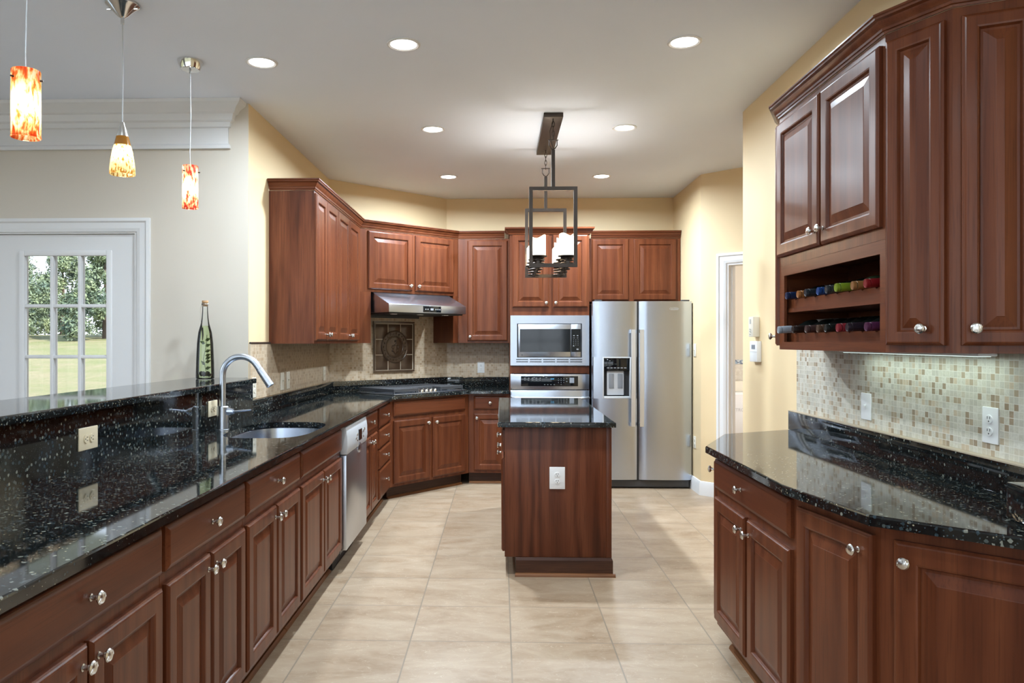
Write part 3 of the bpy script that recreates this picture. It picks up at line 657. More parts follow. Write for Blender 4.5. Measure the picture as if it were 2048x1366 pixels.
# ------------------------------------------------------------------ worktops
def superellipse(cx, cy, a, b, n, e): return [(cx + a * math.copysign(abs(math.cos(t)) ** (2 / e), math.cos(t)), cy + b * math.copysign(abs(math.sin(t)) ** (2 / e), math.sin(t))) for t in [2 * PI * k / n for k in range(n)]]
SINK = superellipse(-1.205, 4.075, 0.222, 0.375, 48, 3.4)
outer = [(-0.925, 0.55), (-0.922, 6.60), (-0.288, 7.335), (0.088, 7.335), (0.088, 8.045), (-0.572, 8.045), (-1.577, 7.030), (-1.577, 0.55)]
r = thing('countertop', 'black speckled granite countertop running along the left and back cabinets', 'countertop', (-0.925, 0.55, 0.884))
def rel(o, x, y, z=0):
    return o
ct = MB().slab(outer, 0.884, 0.914, SINK).build('worktop', M['granite'], r, (0.925, -0.55, -0.884), sharp=5)
sp = MB(); th = 0.020
sp.prism([(-1.577, 4.735), (-1.555, 4.735), (-1.555, 7.020), (-0.560, 8.014), (0.088, 8.014), (0.088, 8.036), (-0.569, 8.036), (-1.577, 7.029)][::-1], 0.914, 1.015)
sp.build('backsplash', M['granite'], r, (0.925, -0.55, -0.884), bevel=0.002)
r = thing('sink', 'undermount stainless steel sink set into the left counter', 'sink', (-1.205, 4.075, 0.70))
v = []; f = []; prof = [(1.03, 0.183), (1.015, 0.178), (0.985, 0.10), (0.94, 0.03), (0.80, 0.004), (0.15, 0.0)]; base = [(x + 1.205, y - 4.075) for x, y in SINK]; n = len(base)
m = MB()
for k, z in prof: v += [(x * k, y * k, z) for x, y in base]
for i in range(len(prof) - 1):
    for k in range(n): f.append((i * n + k, i * n + (k + 1) % n, (i + 1) * n + (k + 1) % n, (i + 1) * n + k))
f.append(tuple(range((len(prof) - 1) * n, len(prof) * n)))
m.add(v, f).build('basin', M['steel'], r)
MB().lathe([(0.045, 0.001), (0.045, 0.005), (0.036, 0.006), (0.030, 0.003), (0.0, 0.003)], 24).build('drain', M['chrome'], r)

# faucet
FX, FY = -1.490, 4.035
r = thing('faucet', 'brushed steel gooseneck pull-down faucet behind the sink', 'faucet', (FX, FY, 0.914))
MB().lathe([(0.034, 0), (0.034, 0.004), (0.0305, 0.006), (0.0305, 0.125), (0.027, 0.129), (0.018, 0.130)], 32).build('base', M['steel_v'], r)
pts = [(0, 0, 0.126), (0, 0, 0.20), (0, 0, 0.293)]; RR = 0.102
for k in range(1, 17):
    a = PI - D2R(146) * k / 16; pts.append((RR + RR * math.cos(a), -0.010 * k / 16, 0.293 + RR * math.sin(a)))
ex, ez = pts[-1][0], pts[-1][2]; dx, dz = math.sin(D2R(34)), -math.cos(D2R(34))
pts.append((ex + dx * 0.028, -0.010, ez + dz * 0.028))
MB().tube(pts, 0.0168, 20).build('spout', M['steel_v'], r)
s0 = (ex + dx * 0.029, -0.010, ez + dz * 0.029); s1 = (s0[0] + dx * 0.105, -0.010, s0[2] + dz * 0.105)
MB().tube([s0, (s0[0] + dx * 0.012, -0.010, s0[2] + dz * 0.012), s1, (s1[0] + dx * 0.002, -0.010, s1[2] + dz * 0.002)], [0.0172, 0.0182, 0.0212, 0.018], 20).build('spray_head', M['steel_v'], r)
m = MB().tube([(0.028, 0, 0.10), (0.060, 0, 0.098)], [0.023, 0.015], 16).tube([(0.056, 0, 0.098), (0.100, -0.004, 0.104), (0.158, -0.008, 0.110)], [0.013, 0.0095, 0.0065], 12, flat=0.6)
m.build('handle', M['steel'], r)

# raised bar with its granite face
r = thing('breakfast_bar', 'raised black granite bar top and granite face above the left counter', 'bar counter', (-1.555, 0.55, 0.914))
o = (1.555, -0.55, -0.914)
MB().slab([(-1.522, 0.55), (-1.522, 4.70), (-1.601, 4.70), (-1.601, 4.776), (-1.955, 4.776), (-1.955, 0.55)], 1.130, 1.160).build('bar_top', M['granite'], r, o, sharp=5)
MB().box(-1.576, -1.555, 0.55, 4.732, 0.914, 1.1295).build('granite_face', M['granite'], r, o)

# bottle of herb oil on the bar
r = thing('oil_bottle', 'tall corked glass bottle of green oil with herb sprigs on the bar', 'bottle', (-1.815, 4.62, 1.1602))
MB().lathe([(0.0, 0.001), (0.050, 0.001), (0.0545, 0.006), (0.0545, 0.03), (0.052, 0.12), (0.0475, 0.22), (0.040, 0.285), (0.026, 0.335), (0.0205, 0.37), (0.0165, 0.42), (0.0165, 0.452), (0.020, 0.455), (0.020, 0.464), (0.0165, 0.466)], 32, cap=False).build('bottle_body', M['clear_glass'], r)
MB().lathe([(0.0, 0.008), (0.049, 0.008), (0.051, 0.03), (0.0485, 0.12), (0.044, 0.22), (0.0365, 0.285), (0.025, 0.325), (0.0, 0.325)], 32).build('oil', M['green_liquid'], r)
MB().lathe([(0.0145, 0.445), (0.0155, 0.466), (0.0185, 0.467), (0.0185, 0.480), (0.0, 0.481)], 18).build('cork', M['cork'], r)
MB().tube([(-0.022 * math.cos(t), 0.022 * math.sin(t), 0.459) for t in [2 * PI * k / 20 for k in range(20)]], 0.0014, 6, closed=True).tube([(-0.021, 0, 0.459), (-0.029, 0.0, 0.43), (-0.029, 0, 0.36), (-0.021, 0, 0.34)], 0.0013, 6).build('wire', M['nickel'], r)
m = MB().tube([(0.012, 0, 0.02), (-0.012, 0.004, 0.12), (0.006, 0, 0.20), (0.012, 0, 0.27)], 0.0016, 6)
def leaf(m, c, d, L, w, tilt):
    c = Vector(c); d = Vector(d).normalized(); s = Vector((-d.z, tilt, d.x)).normalized(); nrm = d.cross(s)
    P = [c, c + d * L * 0.35 + s * w, c + d * L, c + d * L * 0.35 - s * w, c + d * L * 0.45 + nrm * w * 0.5]
    m.add(P, [(0, 1, 4), (1, 2, 4), (2, 3, 4), (3, 0, 4)])
for z, sx in ((0.06, 1), (0.085, -0.4), (0.10, 1), (0.12, 0.8), (0.14, 1), (0.165, 0.9), (0.20, 1), (0.215, -0.8), (0.235, 0.9)): leaf(m, (0.0, 0.0, z), (sx, 0.1, 0.35), 0.040, 0.012, 0.3)
m.build('herb_sprig', M['herb'], r)
m = MB()
for k in range(26):
    a = random.random() * 2 * PI; q_ = 0.036 * math.sqrt(random.random()); m.lathe([(0.0, -0.008), (0.007, -0.005), (0.0085, 0), (0.007, 0.005), (0.0, 0.008)], 8, 'z', (q_ * math.cos(a), q_ * math.sin(a), 0.018 + 0.022 * random.random()))
m.tube([(-0.018, 0, 0.315), (-0.014, 0, 0.27), (-0.016, 0, 0.235)], [0.006, 0.005, 0.002], 8)
m.build('berries', M['herb_dark'], r)

# ------------------------------------------------------------------ mosaic backsplash (fixed wall finish)
def tile_panel(n, p, q, z0, z1, mt='mosaic_warm_lit', th=0.010):
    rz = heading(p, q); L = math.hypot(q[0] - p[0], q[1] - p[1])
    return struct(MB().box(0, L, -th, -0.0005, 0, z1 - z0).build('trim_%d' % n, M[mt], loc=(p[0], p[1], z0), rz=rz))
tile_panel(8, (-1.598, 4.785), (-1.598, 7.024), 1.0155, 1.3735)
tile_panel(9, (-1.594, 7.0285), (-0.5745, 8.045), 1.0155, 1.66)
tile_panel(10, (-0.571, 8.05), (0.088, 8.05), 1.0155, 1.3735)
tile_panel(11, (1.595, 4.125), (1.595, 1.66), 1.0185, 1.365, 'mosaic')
struct(MB().tube([(-1.590, 4.785, 1.379), (-1.590, 5.199, 1.379)], 0.007, 10).build('trim_12', M['pencil']))
struct(MB().box(1.5545, 1.594, 2.09, 4.166, 1.0135, 1.018).build('trim_13', M['cap_tan']))

# bronze-glazed medallion set in the corner mosaic
p, q = (-1.594, 7.025), (-0.57, 8.03); rz = heading(p, q); dxy = (math.cos(rz), math.sin(rz))
r = thing('tile_medallion', 'bronze glazed nine-tile panel with round relief medallion above the cooktop', 'wall tile', (p[0] + dxy[0] * 0.7375 - dxy[1] * (-0.011), p[1] + dxy[1] * 0.7375 - dxy[0] * 0.011, 1.337), rz)
MB().box(-0.25, 0.25, -0.0112, 0.0, -0.25, 0.25).build('grout_bed', M['tile_grout'], r)
for ix in range(3):
    for iz in range(3):
        x0, z0 = -0.228 + 0.153 * ix, -0.228 + 0.153 * iz
        MB().box(x0, x0 + 0.144, -0.0122, -0.0111, z0, z0 + 0.144).build('tile', M['tile_brown'], r, bevel=0.003)
m = MB()
for a, b, c, d in ((-0.25, 0.25, 0.233, 0.25), (-0.25, 0.25, -0.25, -0.233), (-0.25, -0.233, -0.231, 0.231), (0.233, 0.25, -0.231, 0.231)): m.box(a, b, -0.014, -0.004, c, d)
for k in range(40):
    z = -0.226 + k * 0.0116
    for x in (-0.2415, 0.2415): m.lathe([(0.0042, 0), (0.003, 0.003), (0, 0.004)], 6, '-y', (x, -0.014, z))
m.build('border', M['tile_brown'], r)
m = MB().lathe([(0.162, 0.010), (0.162, 0.019), (0.156, 0.022), (0.148, 0.018), (0.110, 0.017), (0.106, 0.023), (0.100, 0.024), (0.094, 0.018), (0.05, 0.025), (0.0, 0.027)], 48, '-y')
md = m.build('medallion', M['tile_brown'], r)
m = MB()
for k in range(22):
    a = 2 * PI * k / 22; rr = 0.128 + 0.006 * (k % 2)
    m.lathe([(0.010, 0.016), (0.008, 0.022), (0.004, 0.0245), (0, 0.025)], 8, '-y', (rr * math.cos(a), 0, rr * math.sin(a)), sx=1.0, sy=1.3 if k % 3 else 0.7)
for x, z, s_, e in ((0.0, -0.02, 0.030, 1.9), (0.012, 0.022, 0.014, 1.5), (-0.03, -0.005, 0.018, 1.2), (0.035, -0.005, 0.016, 1.4), (-0.012, 0.01, 0.013, 1.0), (0.02, -0.045, 0.014, 0.8), (-0.03, -0.04, 0.015, 0.8), (0.0, 0.055, 0.010, 1.2)):
    m.lathe([(s_, 0.022), (s_ * 0.8, 0.030), (s_ * 0.4, 0.034), (0, 0.035)], 12, '-y', (x, 0, z), sy=e)
m.build('relief', M['tile_brown'], md)

# ------------------------------------------------------------------ wall cabinets
ZU0, ZU1 = 1.374, 2.430
def wall_unit(label, p, q, depth, z0=ZU0, z1=ZU1, poly=None, name='wall_cabinet', group=None, panel=None):
    rz = heading(p, q); L = math.hypot(q[0] - p[0], q[1] - p[1]); r = thing(name, label, 'cabinet', (p[0], p[1], z0), rz, group)
    (MB().prism(to_local(poly, p, rz), 0, z1 - z0) if poly else MB().box(0.0005, L - 0.0005, 0, depth, 0, z1 - z0)).build('carcass', panel or M['wood_v'], r)
    return r, L
GU = 'wall cabinets over the left and back counters'
XU = -1.284; ud0, ud1 = 0.022, 1.038
r, L = wall_unit('tall cherry wall cabinet at the camera end of the left wall, side panel showing', (XU, 5.20), (XU, 5.912), 0.313, group=GU, panel=M['veneer'])
door(r, 0.006, 0.325, ud0, ud1, (0.297, 0.065)); door(r, 0.332, 0.706, ud0, ud1, (0.362, 0.065))
r, L = wall_unit('tall cherry wall cabinet on the left wall, next to the corner', (XU, 5.914), (XU, 6.918), 0.313, group=GU)
door(r, 0.006, 0.436, ud0, ud1, (0.406, 0.065)); door(r, 0.443, 0.876, ud0, ud1, (0.473, 0.065))
p, q = (XU, 6.920), (-0.432, 7.710)
zh = 1.848
r, L = wall_unit('angled cherry corner wall cabinet with two doors above the range hood', p, q, 0.33, zh, ZU1, poly=[p, q, (-0.432, 8.040), (-0.571, 8.040), (-1.590, 7.028), (-1.590, 6.920)], group=GU)
door(r, 0.083, 0.583, 0.028, ud1 - 0.474 + 0.0, (0.553, 0.075)); door(r, 0.620, 1.098, 0.028, ud1 - 0.474, (0.650, 0.075))
for xa, xb, dd in ((0.0, 0.115, 0.30), (1.100, L, 0.385)):
    xi = 0.095 if xa == 0 else 1.100
    MB().prism([(xa, 0), (xb, 0), (xb, 0.02), (xi + 0.018, 0.02), (xi + 0.018, dd), (xi, dd), (xi, 0.02), (xa, 0.02)] if xa == 0 else [(xa, 0), (xb, 0), (xb, 0.02), (xi + 0.018, 0.02), (xi + 0.018, dd), (xi, dd)], ZU0 - zh, -0.0005).build('side_panel', M['wood_v'], r)
r, L = wall_unit('single-door cherry wall cabinet between the hood and the oven tower', (-0.430, 7.710), (0.089, 7.710), 0.328, group=GU)
door(r, 0.094, 0.500, ud0, ud1, (0.122, 0.065))
def crown(label, path, z0, z1, d, group='cabinet crown mouldings'):
    h = z1 - z0; pr = [(0, z0), (0.006, z0), (0.008, z0 + h * 0.12), (0.013, z0 + h * 0.16), (0.014, z0 + h * 0.30), (0.022, z0 + h * 0.42), (d * 0.62, z0 + h * 0.66), (d * 0.85, z0 + h * 0.74), (d * 0.88, z0 + h * 0.84), (d, z0 + h * 0.90), (d, z1), (0, z1)]
    x, y = path[0]
    o = MB().sweep([(a, b - z0) for a, b in pr], [(u - x, w - y) for u, w in path]).build('crown_moulding', M['wood_h'], loc=(x, y, z0))
    return tag(o, label, 'moulding', group)
crown('cherry crown moulding along the left, corner and back wall cabinets', [(-1.594, 5.1995), (XU, 5.1995), (XU, 6.92), (-0.432, 7.7095), (0.0405, 7.7095)], 2.4305, 2.505, 0.048)

# range hood
p, q = (XU, 6.920), (-0.432, 7.710); rz = heading(p, q)
r = thing('range_hood', 'slanted stainless steel range hood under the corner wall cabinet', 'range hood', (p[0], p[1], 1.655), rz)
HX0, HX1 = 0.138, 1.046
MB().prism_x([(0.30, 0.0), (0.30, 0.186), (0.001, 0.191), (-0.256, 0.078), (-0.262, 0.074), (-0.262, 0.0)], HX0, HX1).build('canopy', M['steel'], r, bevel=0.003)
MB().box(HX0 + 0.02, HX1 - 0.02, -0.235, 0.28, -0.012, -0.0005).build('filter_panel', M['black_matte'], r)
MB().box(HX0 - 0.03, HX1 - 0.16, 0.285, 0.345, -0.035, -0.0006).build('back_rail', M['dark_grey'], r)
cp = MB().box(0.525, 0.735, -0.266, -0.2615, 0.008, 0.066).build('control_panel', M['black_gloss'], r, bevel=0.002)
m = MB()
for x in (0.552, 0.577, 0.672, 0.695, 0.718): m.lathe([(0.0042, 0), (0.0042, 0.001)], 10, '-y', (x, -0.2662, 0.036))
m.build('button', M['led_white'], cp)
text('0:0', 0.026, M['led_white'], cp, (0.625, -0.2668, 0.036), name='display_digits')
for x in (0.20, 0.50, 0.80): MB().box(x, x + 0.055, -0.225, -0.195, -0.018, -0.0125).build('light', M['white_plastic'], r)

# cooktop
p, q = (-0.922, 6.60), (-0.288, 7.335); rz = heading(p, q)
r = thing('cooktop', 'stainless gas cooktop with grey iron grates on the corner counter', 'cooktop', (p[0], p[1], 0.9145), rz)
CX0, CX1 = 0.03, 0.94
MB().box(CX0, CX1, 0.035, 0.565, 0, 0.010).build('tray', M['steel'], r, bevel=0.004)
def grate(x0, x1, y0, y1):
    m = MB(); z0, z1 = 0.012, 0.052
    for x in (x0, x1 - 0.014): m.box(x, x + 0.014, y0, y1, z0 + 0.012, z1)
    for y in (y0, y1 - 0.014): m.box(x0 + 0.014, x1 - 0.014, y, y + 0.014, z0 + 0.012, z1)
    n = max(4, int((y1 - y0) / 0.036))
    for k in range(1, n): y = y0 + (y1 - y0) * k / n; m.box(x0 + 0.014, x1 - 0.014, y - 0.005, y + 0.005, z1 - 0.014, z1 - 0.001)
    for k in range(1, 3): x = x0 + (x1 - x0) * k / 3; m.box(x - 0.005, x + 0.005, y0 + 0.014, y1 - 0.014, z1 - 0.016, z1 - 0.003)
    for x in (x0, x1 - 0.014):
        for y in (y0, y1 - 0.014): m.box(x, x + 0.014, y, y + 0.014, 0.010, z0 + 0.012)
    return m.build('grate', M['grate'], r, bevel=0.0015, seg=1)
grate(0.045, 0.345, 0.060, 0.545); grate(0.350, 0.620, 0.165, 0.545); grate(0.625, 0.925, 0.060, 0.545)
for x, y, s_ in ((0.195, 0.18, 0.04), (0.195, 0.43, 0.05), (0.485, 0.36, 0.06), (0.775, 0.18, 0.04), (0.775, 0.43, 0.05)):
    MB().lathe([(s_, 0.010), (s_, 0.020), (s_ * 0.7, 0.022), (s_ * 0.7, 0.029), (0, 0.030)], 20, 'z', (x, y, 0)).build('burner', M['black_matte'], r)
for k in range(5):
    MB().lathe([(0.021, 0.010), (0.020, 0.026), (0.016, 0.032), (0, 0.033)], 20, 'z', (0.375 + 0.056 * k, 0.115, 0)).box(0.372 + 0.056 * k, 0.378 + 0.056 * k, 0.095, 0.135, 0.032, 0.042).build('knob', M['chrome'], r)

# ------------------------------------------------------------------ oven tower, microwave, oven
TX0, TX1, TY = 0.0905, 0.862, 7.420
r = thing('oven_cabinet', 'tall cherry cabinet holding the microwave and wall oven', 'cabinet', (TX0, TY, 0)); L = TX1 - TX0
MB().box(0, 0.018, 0, 0.62, ZB, 2.44).box(L - 0.018, L, 0, 0.62, ZB, 2.44).box(0.018, L - 0.018, 0, 0.62, 1.600, 2.44).box(0.018, L - 0.018, 0, 0.62, 1.080, 1.150).box(0.018, L - 0.018, 0, 0.62, ZB, 0.372).build('carcass', M['wood_v'], r)
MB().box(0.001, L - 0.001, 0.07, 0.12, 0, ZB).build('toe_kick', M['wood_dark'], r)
door(r, 0.026, 0.381, 1.722, 2.425, (0.353, 1.765)); door(r, 0.418, 0.756, 1.722, 2.425, (0.446, 1.765))
drawer(r, 0.012, L - 0.012, 0.135, 0.358)
MB().sweep([(0, 2.4315), (0.010, 2.4315), (0.012, 2.440), (0.020, 2.448), (0.040, 2.478), (0.046, 2.482), (0.048, 2.497), (0, 2.497)], [(-0.001, 0.62), (-0.001, -0.001), (L + 0.001, -0.001), (L + 0.001, 0.62)]).build('crown', M['wood_h'], r)
r = thing('microwave', 'stainless built-in microwave with wide trim frame above the oven', 'microwave', (TX0, TY, 1.156)); H = 0.486
m = MB().box(0.006, 0.086, -0.024, -0.001, 0, H).box(0.696, L - 0.003, -0.024, -0.001, 0, H).box(0.086, 0.696, -0.024, -0.001, 0, 0.060).box(0.086, 0.696, -0.024, -0.001, 0.068, 0.072)
m.box(0.086, 0.696, -0.024, -0.001, 0.408, H)
m = MB().rings(L - 0.009, H, [(0, 0), (0, -0.020), (0.003, -0.024), (0.06, -0.024)])
for v_ in []: pass
fr = MB()
zc0, zc1, xc0, xc1 = 0.078, 0.407, 0.070, 0.698
fr.box(0.006, xc0, -0.024, -0.001, 0, H).box(xc1, L - 0.003, -0.024, -0.001, 0, H).box(xc0, xc1, -0.024, -0.001, zc1, H).box(xc0, xc1, -0.024, -0.001, 0, zc0)
fr.build('trim_frame', M['steel'], r)
m = MB()
for k in range(5):
    for z in (0.058, 0.036): m.box(0.062 + 0.1305 * k, 0.178 + 0.1305 * k, -0.0252, -0.0235, z - 0.004, z + 0.004)
m.build('vent_slot', M['black_matte'], r)
MB().box(0.030, L - 0.030, 0.0005, 0.46, 0.002, 0.440).build('oven_body', M['dark_grey'], r)
dm = MB().box(xc0 + 0.011, 0.588, -0.030, -0.002, zc0 + 0.006, zc1 - 0.006).build('door', M['steel'], r, bevel=0.002)
MB().box(xc0 + 0.028, 0.586, -0.0325, -0.0301, 0.132, 0.354).build('door_window', M['black_gloss'], dm)
text('LG', 0.018, M['dark_grey'], dm, (0.142, -0.0304, 0.102)); 
MB().lathe([(0.0075, 0), (0.0075, 0.0006)], 18, '-y', (0.118, -0.030, 0.102)).build('logo', M['dark_grey'], dm)
cpn = MB().box(0.591, xc1 - 0.010, -0.030, -0.002, zc0 + 0.006, zc1 - 0.006).build('control_panel', M['steel'], r, bevel=0.002)
MB().box(0.593, xc1 - 0.012, -0.0325, -0.0301, 0.132, 0.354).build('keypad', M['black_gloss'], cpn)
m = MB()
for x, z, w, h in ((0.620, 0.290, 0.014, 0.010), (0.655, 0.290, 0.014, 0.010), (0.620, 0.268, 0.018, 0.004), (0.655, 0.268, 0.014, 0.004), (0.617, 0.190, 0.012, 0.010), (0.655, 0.158, 0.020, 0.014)): m.box(x - w / 2, x + w / 2, -0.0332, -0.0326, z - h / 2, z + h / 2)
for ix in range(3):
    for iz in range(4): m.box(0.615 + 0.021 * ix, 0.620 + 0.021 * ix, -0.0332, -0.0326, 0.196 + 0.017 * iz, 0.201 + 0.017 * iz)
m.build('key_marks', M['led_dim'], cpn)

r = thing('wall_oven', 'stainless wall oven with black control panel below the microwave', 'oven', (TX0, TY, 0.375)); H = 0.697
MB().box(0.030, L - 0.030, 0.0005, 0.56, 0.002, 0.690).build('oven_body', M['dark_grey'], r)
cpn = MB().box(0.006, L - 0.003, -0.026, -0.001, 0.549, H).build('control_panel', M['steel'], r, bevel=0.002)
MB().box(0.108, 0.660, -0.029, -0.0261, 0.580, 0.678).build('display', M['black_gloss'], cpn, bevel=0.001)
m = MB()
for k in range(5):
    for z in (0.654, 0.637): m.box(0.140 + 0.037 * k, 0.153 + 0.037 * k, -0.0298, -0.0291, z, z + (0.008 if z > 0.64 else 0.005))
for ix in range(3):
    for iz in range(4):
        if iz or ix == 1: m.box(0.468 + 0.026 * ix, 0.473 + 0.026 * ix, -0.0298, -0.0291, 0.594 + 0.019 * iz, 0.600 + 0.019 * iz)
for z in (0.622, 0.651): m.box(0.547, 0.555, -0.0298, -0.0291, z, z + 0.008)
for x in (0.332, 0.362, 0.392, 0.424): m.box(x, x + 0.012, -0.0298, -0.0291, 0.594, 0.598)
m.build('key_marks', M['led_dim'], cpn)
MB().box(0.578, 0.622, -0.0305, -0.0291, 0.612, 0.664).build('start_key', M['grey_plastic'], cpn)
text('1:11', 0.020, M['led_blue'], cpn, (0.412, -0.0297, 0.651), name='display_digits')
dm = MB().box(0.006, L - 0.003, -0.030, -0.001, 0.0, 0.541).build('door', M['steel'], r, bevel=0.003)
MB().box(0.108, 0.660, -0.0335, -0.0301, 0.09, 0.43).build('door_window', M['black_gloss'], dm)
m = MB(); hp = []
for k in range(25):
    t = k / 24.0; x = 0.014 + (L - 0.025) * t; e = max(0.0, 1 - (min(t, 1 - t) / 0.09)) ; hp.append((x, -0.082 + 0.048 * e * e, 0.470))
m.tube(hp, [0.018] * 25, 14, flat=0.62)
for x in (0.07, L - 0.066): m.box(x - 0.012, x + 0.012, -0.080, -0.0301, 0.460, 0.480)
m.build('handle', M['steel_bright'], dm)

# cabinet over the fridge
r, L = wall_unit('cherry wall cabinet with two doors above the refrigerator', (0.908, 7.710), (1.808, 7.710), 0.332, 1.792, ZU1, group=GU)
door(r, 0.012, 0.380, 0.012, 0.628); door(r, 0.432, 0.858, 0.012, 0.628)
MB().box(-0.044, 0.0, 0.0, 0.02, 0.0, 0.636).build('filler', M['wood_v'], r)
crown('cherry crown moulding over the refrigerator cabinet', [(0.912, 7.7095), (1.8085, 7.7095)], 2.4305, 2.502, 0.042)

# ------------------------------------------------------------------ refrigerator
FX0, FX1, FYF = 0.870, 1.800, 7.215
r = thing('refrigerator', 'stainless side-by-side refrigerator with ice and water dispenser', 'refrigerator', (FX0, FYF, 0.0)); FW = FX1 - FX0
MB().box(0.012, FW - 0.012, 0.075, 0.76, 0.03, 1.755).build('body', M['dark_grey'], r, bevel=0.004)
def fdoor(m, x0, x1, z0, z1, a, b):     # slab between x0..x1 of the door a..b, softly bowed front
    n = 12
    def yf(x):
        t = (x - a) / (b - a) * 2 - 1; e = max(0.0, abs(t) - 0.965) / 0.035
        return -0.012 * (1 - t * t) + 0.010 * e * e
    xs = [x0 + (x1 - x0) * k / n for k in range(n + 1)]
    m.prism([(x, yf(x)) for x in xs] + [(x1, 0.068), (x0, 0.068)], z0, z1)
ZF0, ZF1 = 0.085, 1.768
a, b = 0.0, 0.416
m = MB(); dx0, dx1, dz0, dz1 = 0.092, 0.360, 0.850, 1.243
fdoor(m, a, b, ZF0, dz0, a, b); fdoor(m, a, b, dz1, ZF1, a, b); fdoor(m, a, dx0, dz0, dz1, a, b); fdoor(m, dx1, b, dz0, dz1, a, b)
ld = m.build('freezer_door', M['steel'], r)
m = MB(); fdoor(m, 0.436, FW, ZF0, ZF1, 0.436, FW); rd = m.build('fridge_door', M['steel'], r)
ds = MB().box(dx0 + 0.001, dx1 - 0.001, 0.050, 0.066, dz0 + 0.001, dz1 - 0.001).build('dispenser', M['black_matte'], ld)
MB().box(dx0 + 0.012, dx1 - 0.012, -0.004, 0.0499, 1.112, dz1 - 0.012).build('dispenser_panel', M['black_gloss'], ld, bevel=0.004)
m = MB()
for a_, b_, c_, d_ in ((dx0, dx0 + 0.012, dz0, dz1), (dx1 - 0.012, dx1, dz0, dz1), (dx0 + 0.012, dx1 - 0.012, dz1 - 0.012, dz1), (dx0 + 0.012, dx1 - 0.012, dz0, dz0 + 0.020)): m.box(a_, b_, -0.016, 0.049, c_, d_)
m.build('dispenser_bezel', M['light_grey'], ld, bevel=0.004)
MB().box(dx0 + 0.045, dx0 + 0.205, 0.020, 0.0495, 0.882, 1.110).build('dispenser_housing', M['light_grey'], ld, bevel=0.006)
MB().box(dx0 + 0.062, dx0 + 0.108, 0.012, 0.0199, 0.945, 1.085).box(dx0 + 0.146, dx0 + 0.192, 0.012, 0.0199, 0.945, 1.085).build('paddle', M['grey_plastic'], ld, bevel=0.003)
m = MB()
for k in range(6): m.box(dx0 + 0.042 + 0.032 * k, dx0 + 0.064 + 0.032 * k, -0.0048, -0.0041, 1.136, 1.144)
m.build('key_marks', M['led_dim'], ld)
for par, xc in ((ld, 0.372), (rd, 0.452)):
    m = MB(); pr = []
    for k in range(17): t = k / 16.0; pr.append((xc, -0.062 - 0.010 * math.sin(PI * t), 0.592 + 0.908 * t))
    for (x, y, z), (x2, y2, z2) in zip(pr[:-1], pr[1:]): m.add([(x - 0.019, y, z), (x + 0.019, y, z), (x + 0.019, y + 0.016, z), (x - 0.019, y + 0.016, z), (x2 - 0.019, y2, z2), (x2 + 0.019, y2, z2), (x2 + 0.019, y2 + 0.016, z2), (x2 - 0.019, y2 + 0.016, z2)], [(0, 1, 5, 4), (1, 2, 6, 5), (2, 3, 7, 6), (3, 0, 4, 7)])
    for z in (0.592, 1.470): m.box(xc - 0.019, xc + 0.019, -0.062, -0.004, z, z + 0.030)
    m.build('handle', M['steel_bright'], par)
m = MB().tube([(0.765 + 0.046 * math.cos(t), -0.0125, 1.696 + 0.013 * math.sin(t)) for t in [0.6 + 5.0 * k / 26 for k in range(27)]], 0.0014, 5).tube([(0.765 + 0.040 * math.cos(t), -0.0125, 1.697 + 0.007 * math.sin(t)) for t in [3.4 + 4.6 * k / 22 for k in range(23)]], 0.0011, 5)
m.build('logo', M['steel_bright'], rd)
text('Whirlpool', 0.015, M['steel_bright'], rd, (0.765, -0.0125, 1.696))
MB().box(0.412, 0.440, 0.012, 0.072, ZF0 + 0.005, ZF1 - 0.005).build('gasket', M['black_matte'], r)
MB().box(0.02, FW - 0.02, 0.030, 0.074, 0.012, 0.078).build('base_grille', M['dark_grey'], r, bevel=0.003)
m = MB()
for x in (0.06, FW - 0.10): m.lathe([(0.018, 0.0), (0.018, 0.012)], 12, 'z', (x, 0.11, 0))
m.box(0.02, FW - 0.02, 0.08, 0.70, 0.012, 0.03)
m.build('foot', M['black_matte'], r)
MB().box(FW - 0.09, FW - 0.02, 0.010, 0.075, ZF1 + 0.001, ZF1 + 0.014).box(0.02, 0.09, 0.010, 0.075, ZF1 + 0.001, ZF1 + 0.014).build('hinge_cover', M['dark_grey'], r, bevel=0.003)

# ------------------------------------------------------------------ island
IX0, IX1, IY0, IY1 = 0.026, 0.653, 4.522, 6.395
r = thing('kitchen_island', 'cherry kitchen island cabinet standing in the middle of the tiled floor', 'island', (IX0, IY0, 0)); w, d = IX1 - IX0, IY1 - IY0
MB().box(0.0, w, 0.012, d, ZB, ZT).build('carcass', M['wood_v'], r)
MB().box(-0.001, w - 0.028, 0.0, 0.0118, ZB - 0.002, ZT).build('end_panel', M['veneer'], r, bevel=0.001)
MB().box(w - 0.0279, w + 0.004, -0.003, 0.030, ZB - 0.002, ZT).build('corner_post', M['wood_v'], r, bevel=0.002)
m = MB().box(0.065, w + 0.010, -0.014, d - 0.01, 0.0, 0.094)
m.add([(0.066, -0.014, 0.094), (w + 0.010, -0.014, 0.094), (w + 0.010, d - 0.01, 0.094), (0.066, d - 0.01, 0.094), (0.066, -0.004, 0.1095), (w + 0.003, -0.004, 0.1095), (w + 0.003, d - 0.012, 0.1095), (0.066, d - 0.012, 0.1095)], [(0, 1, 5, 4), (1, 2, 6, 5), (2, 3, 7, 6), (3, 0, 4, 7), (4, 5, 6, 7)])
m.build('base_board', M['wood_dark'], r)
MB().prism_x([(-0.0142, 0), (-0.030, 0), (-0.028, 0.010), (-0.022, 0.017), (-0.0142, 0.020)], 0.060, w + 0.024).build('shoe_moulding', M['shoe'], r)
ir = thing('island_front', None, None)
bpy.data.objects.remove(ir)
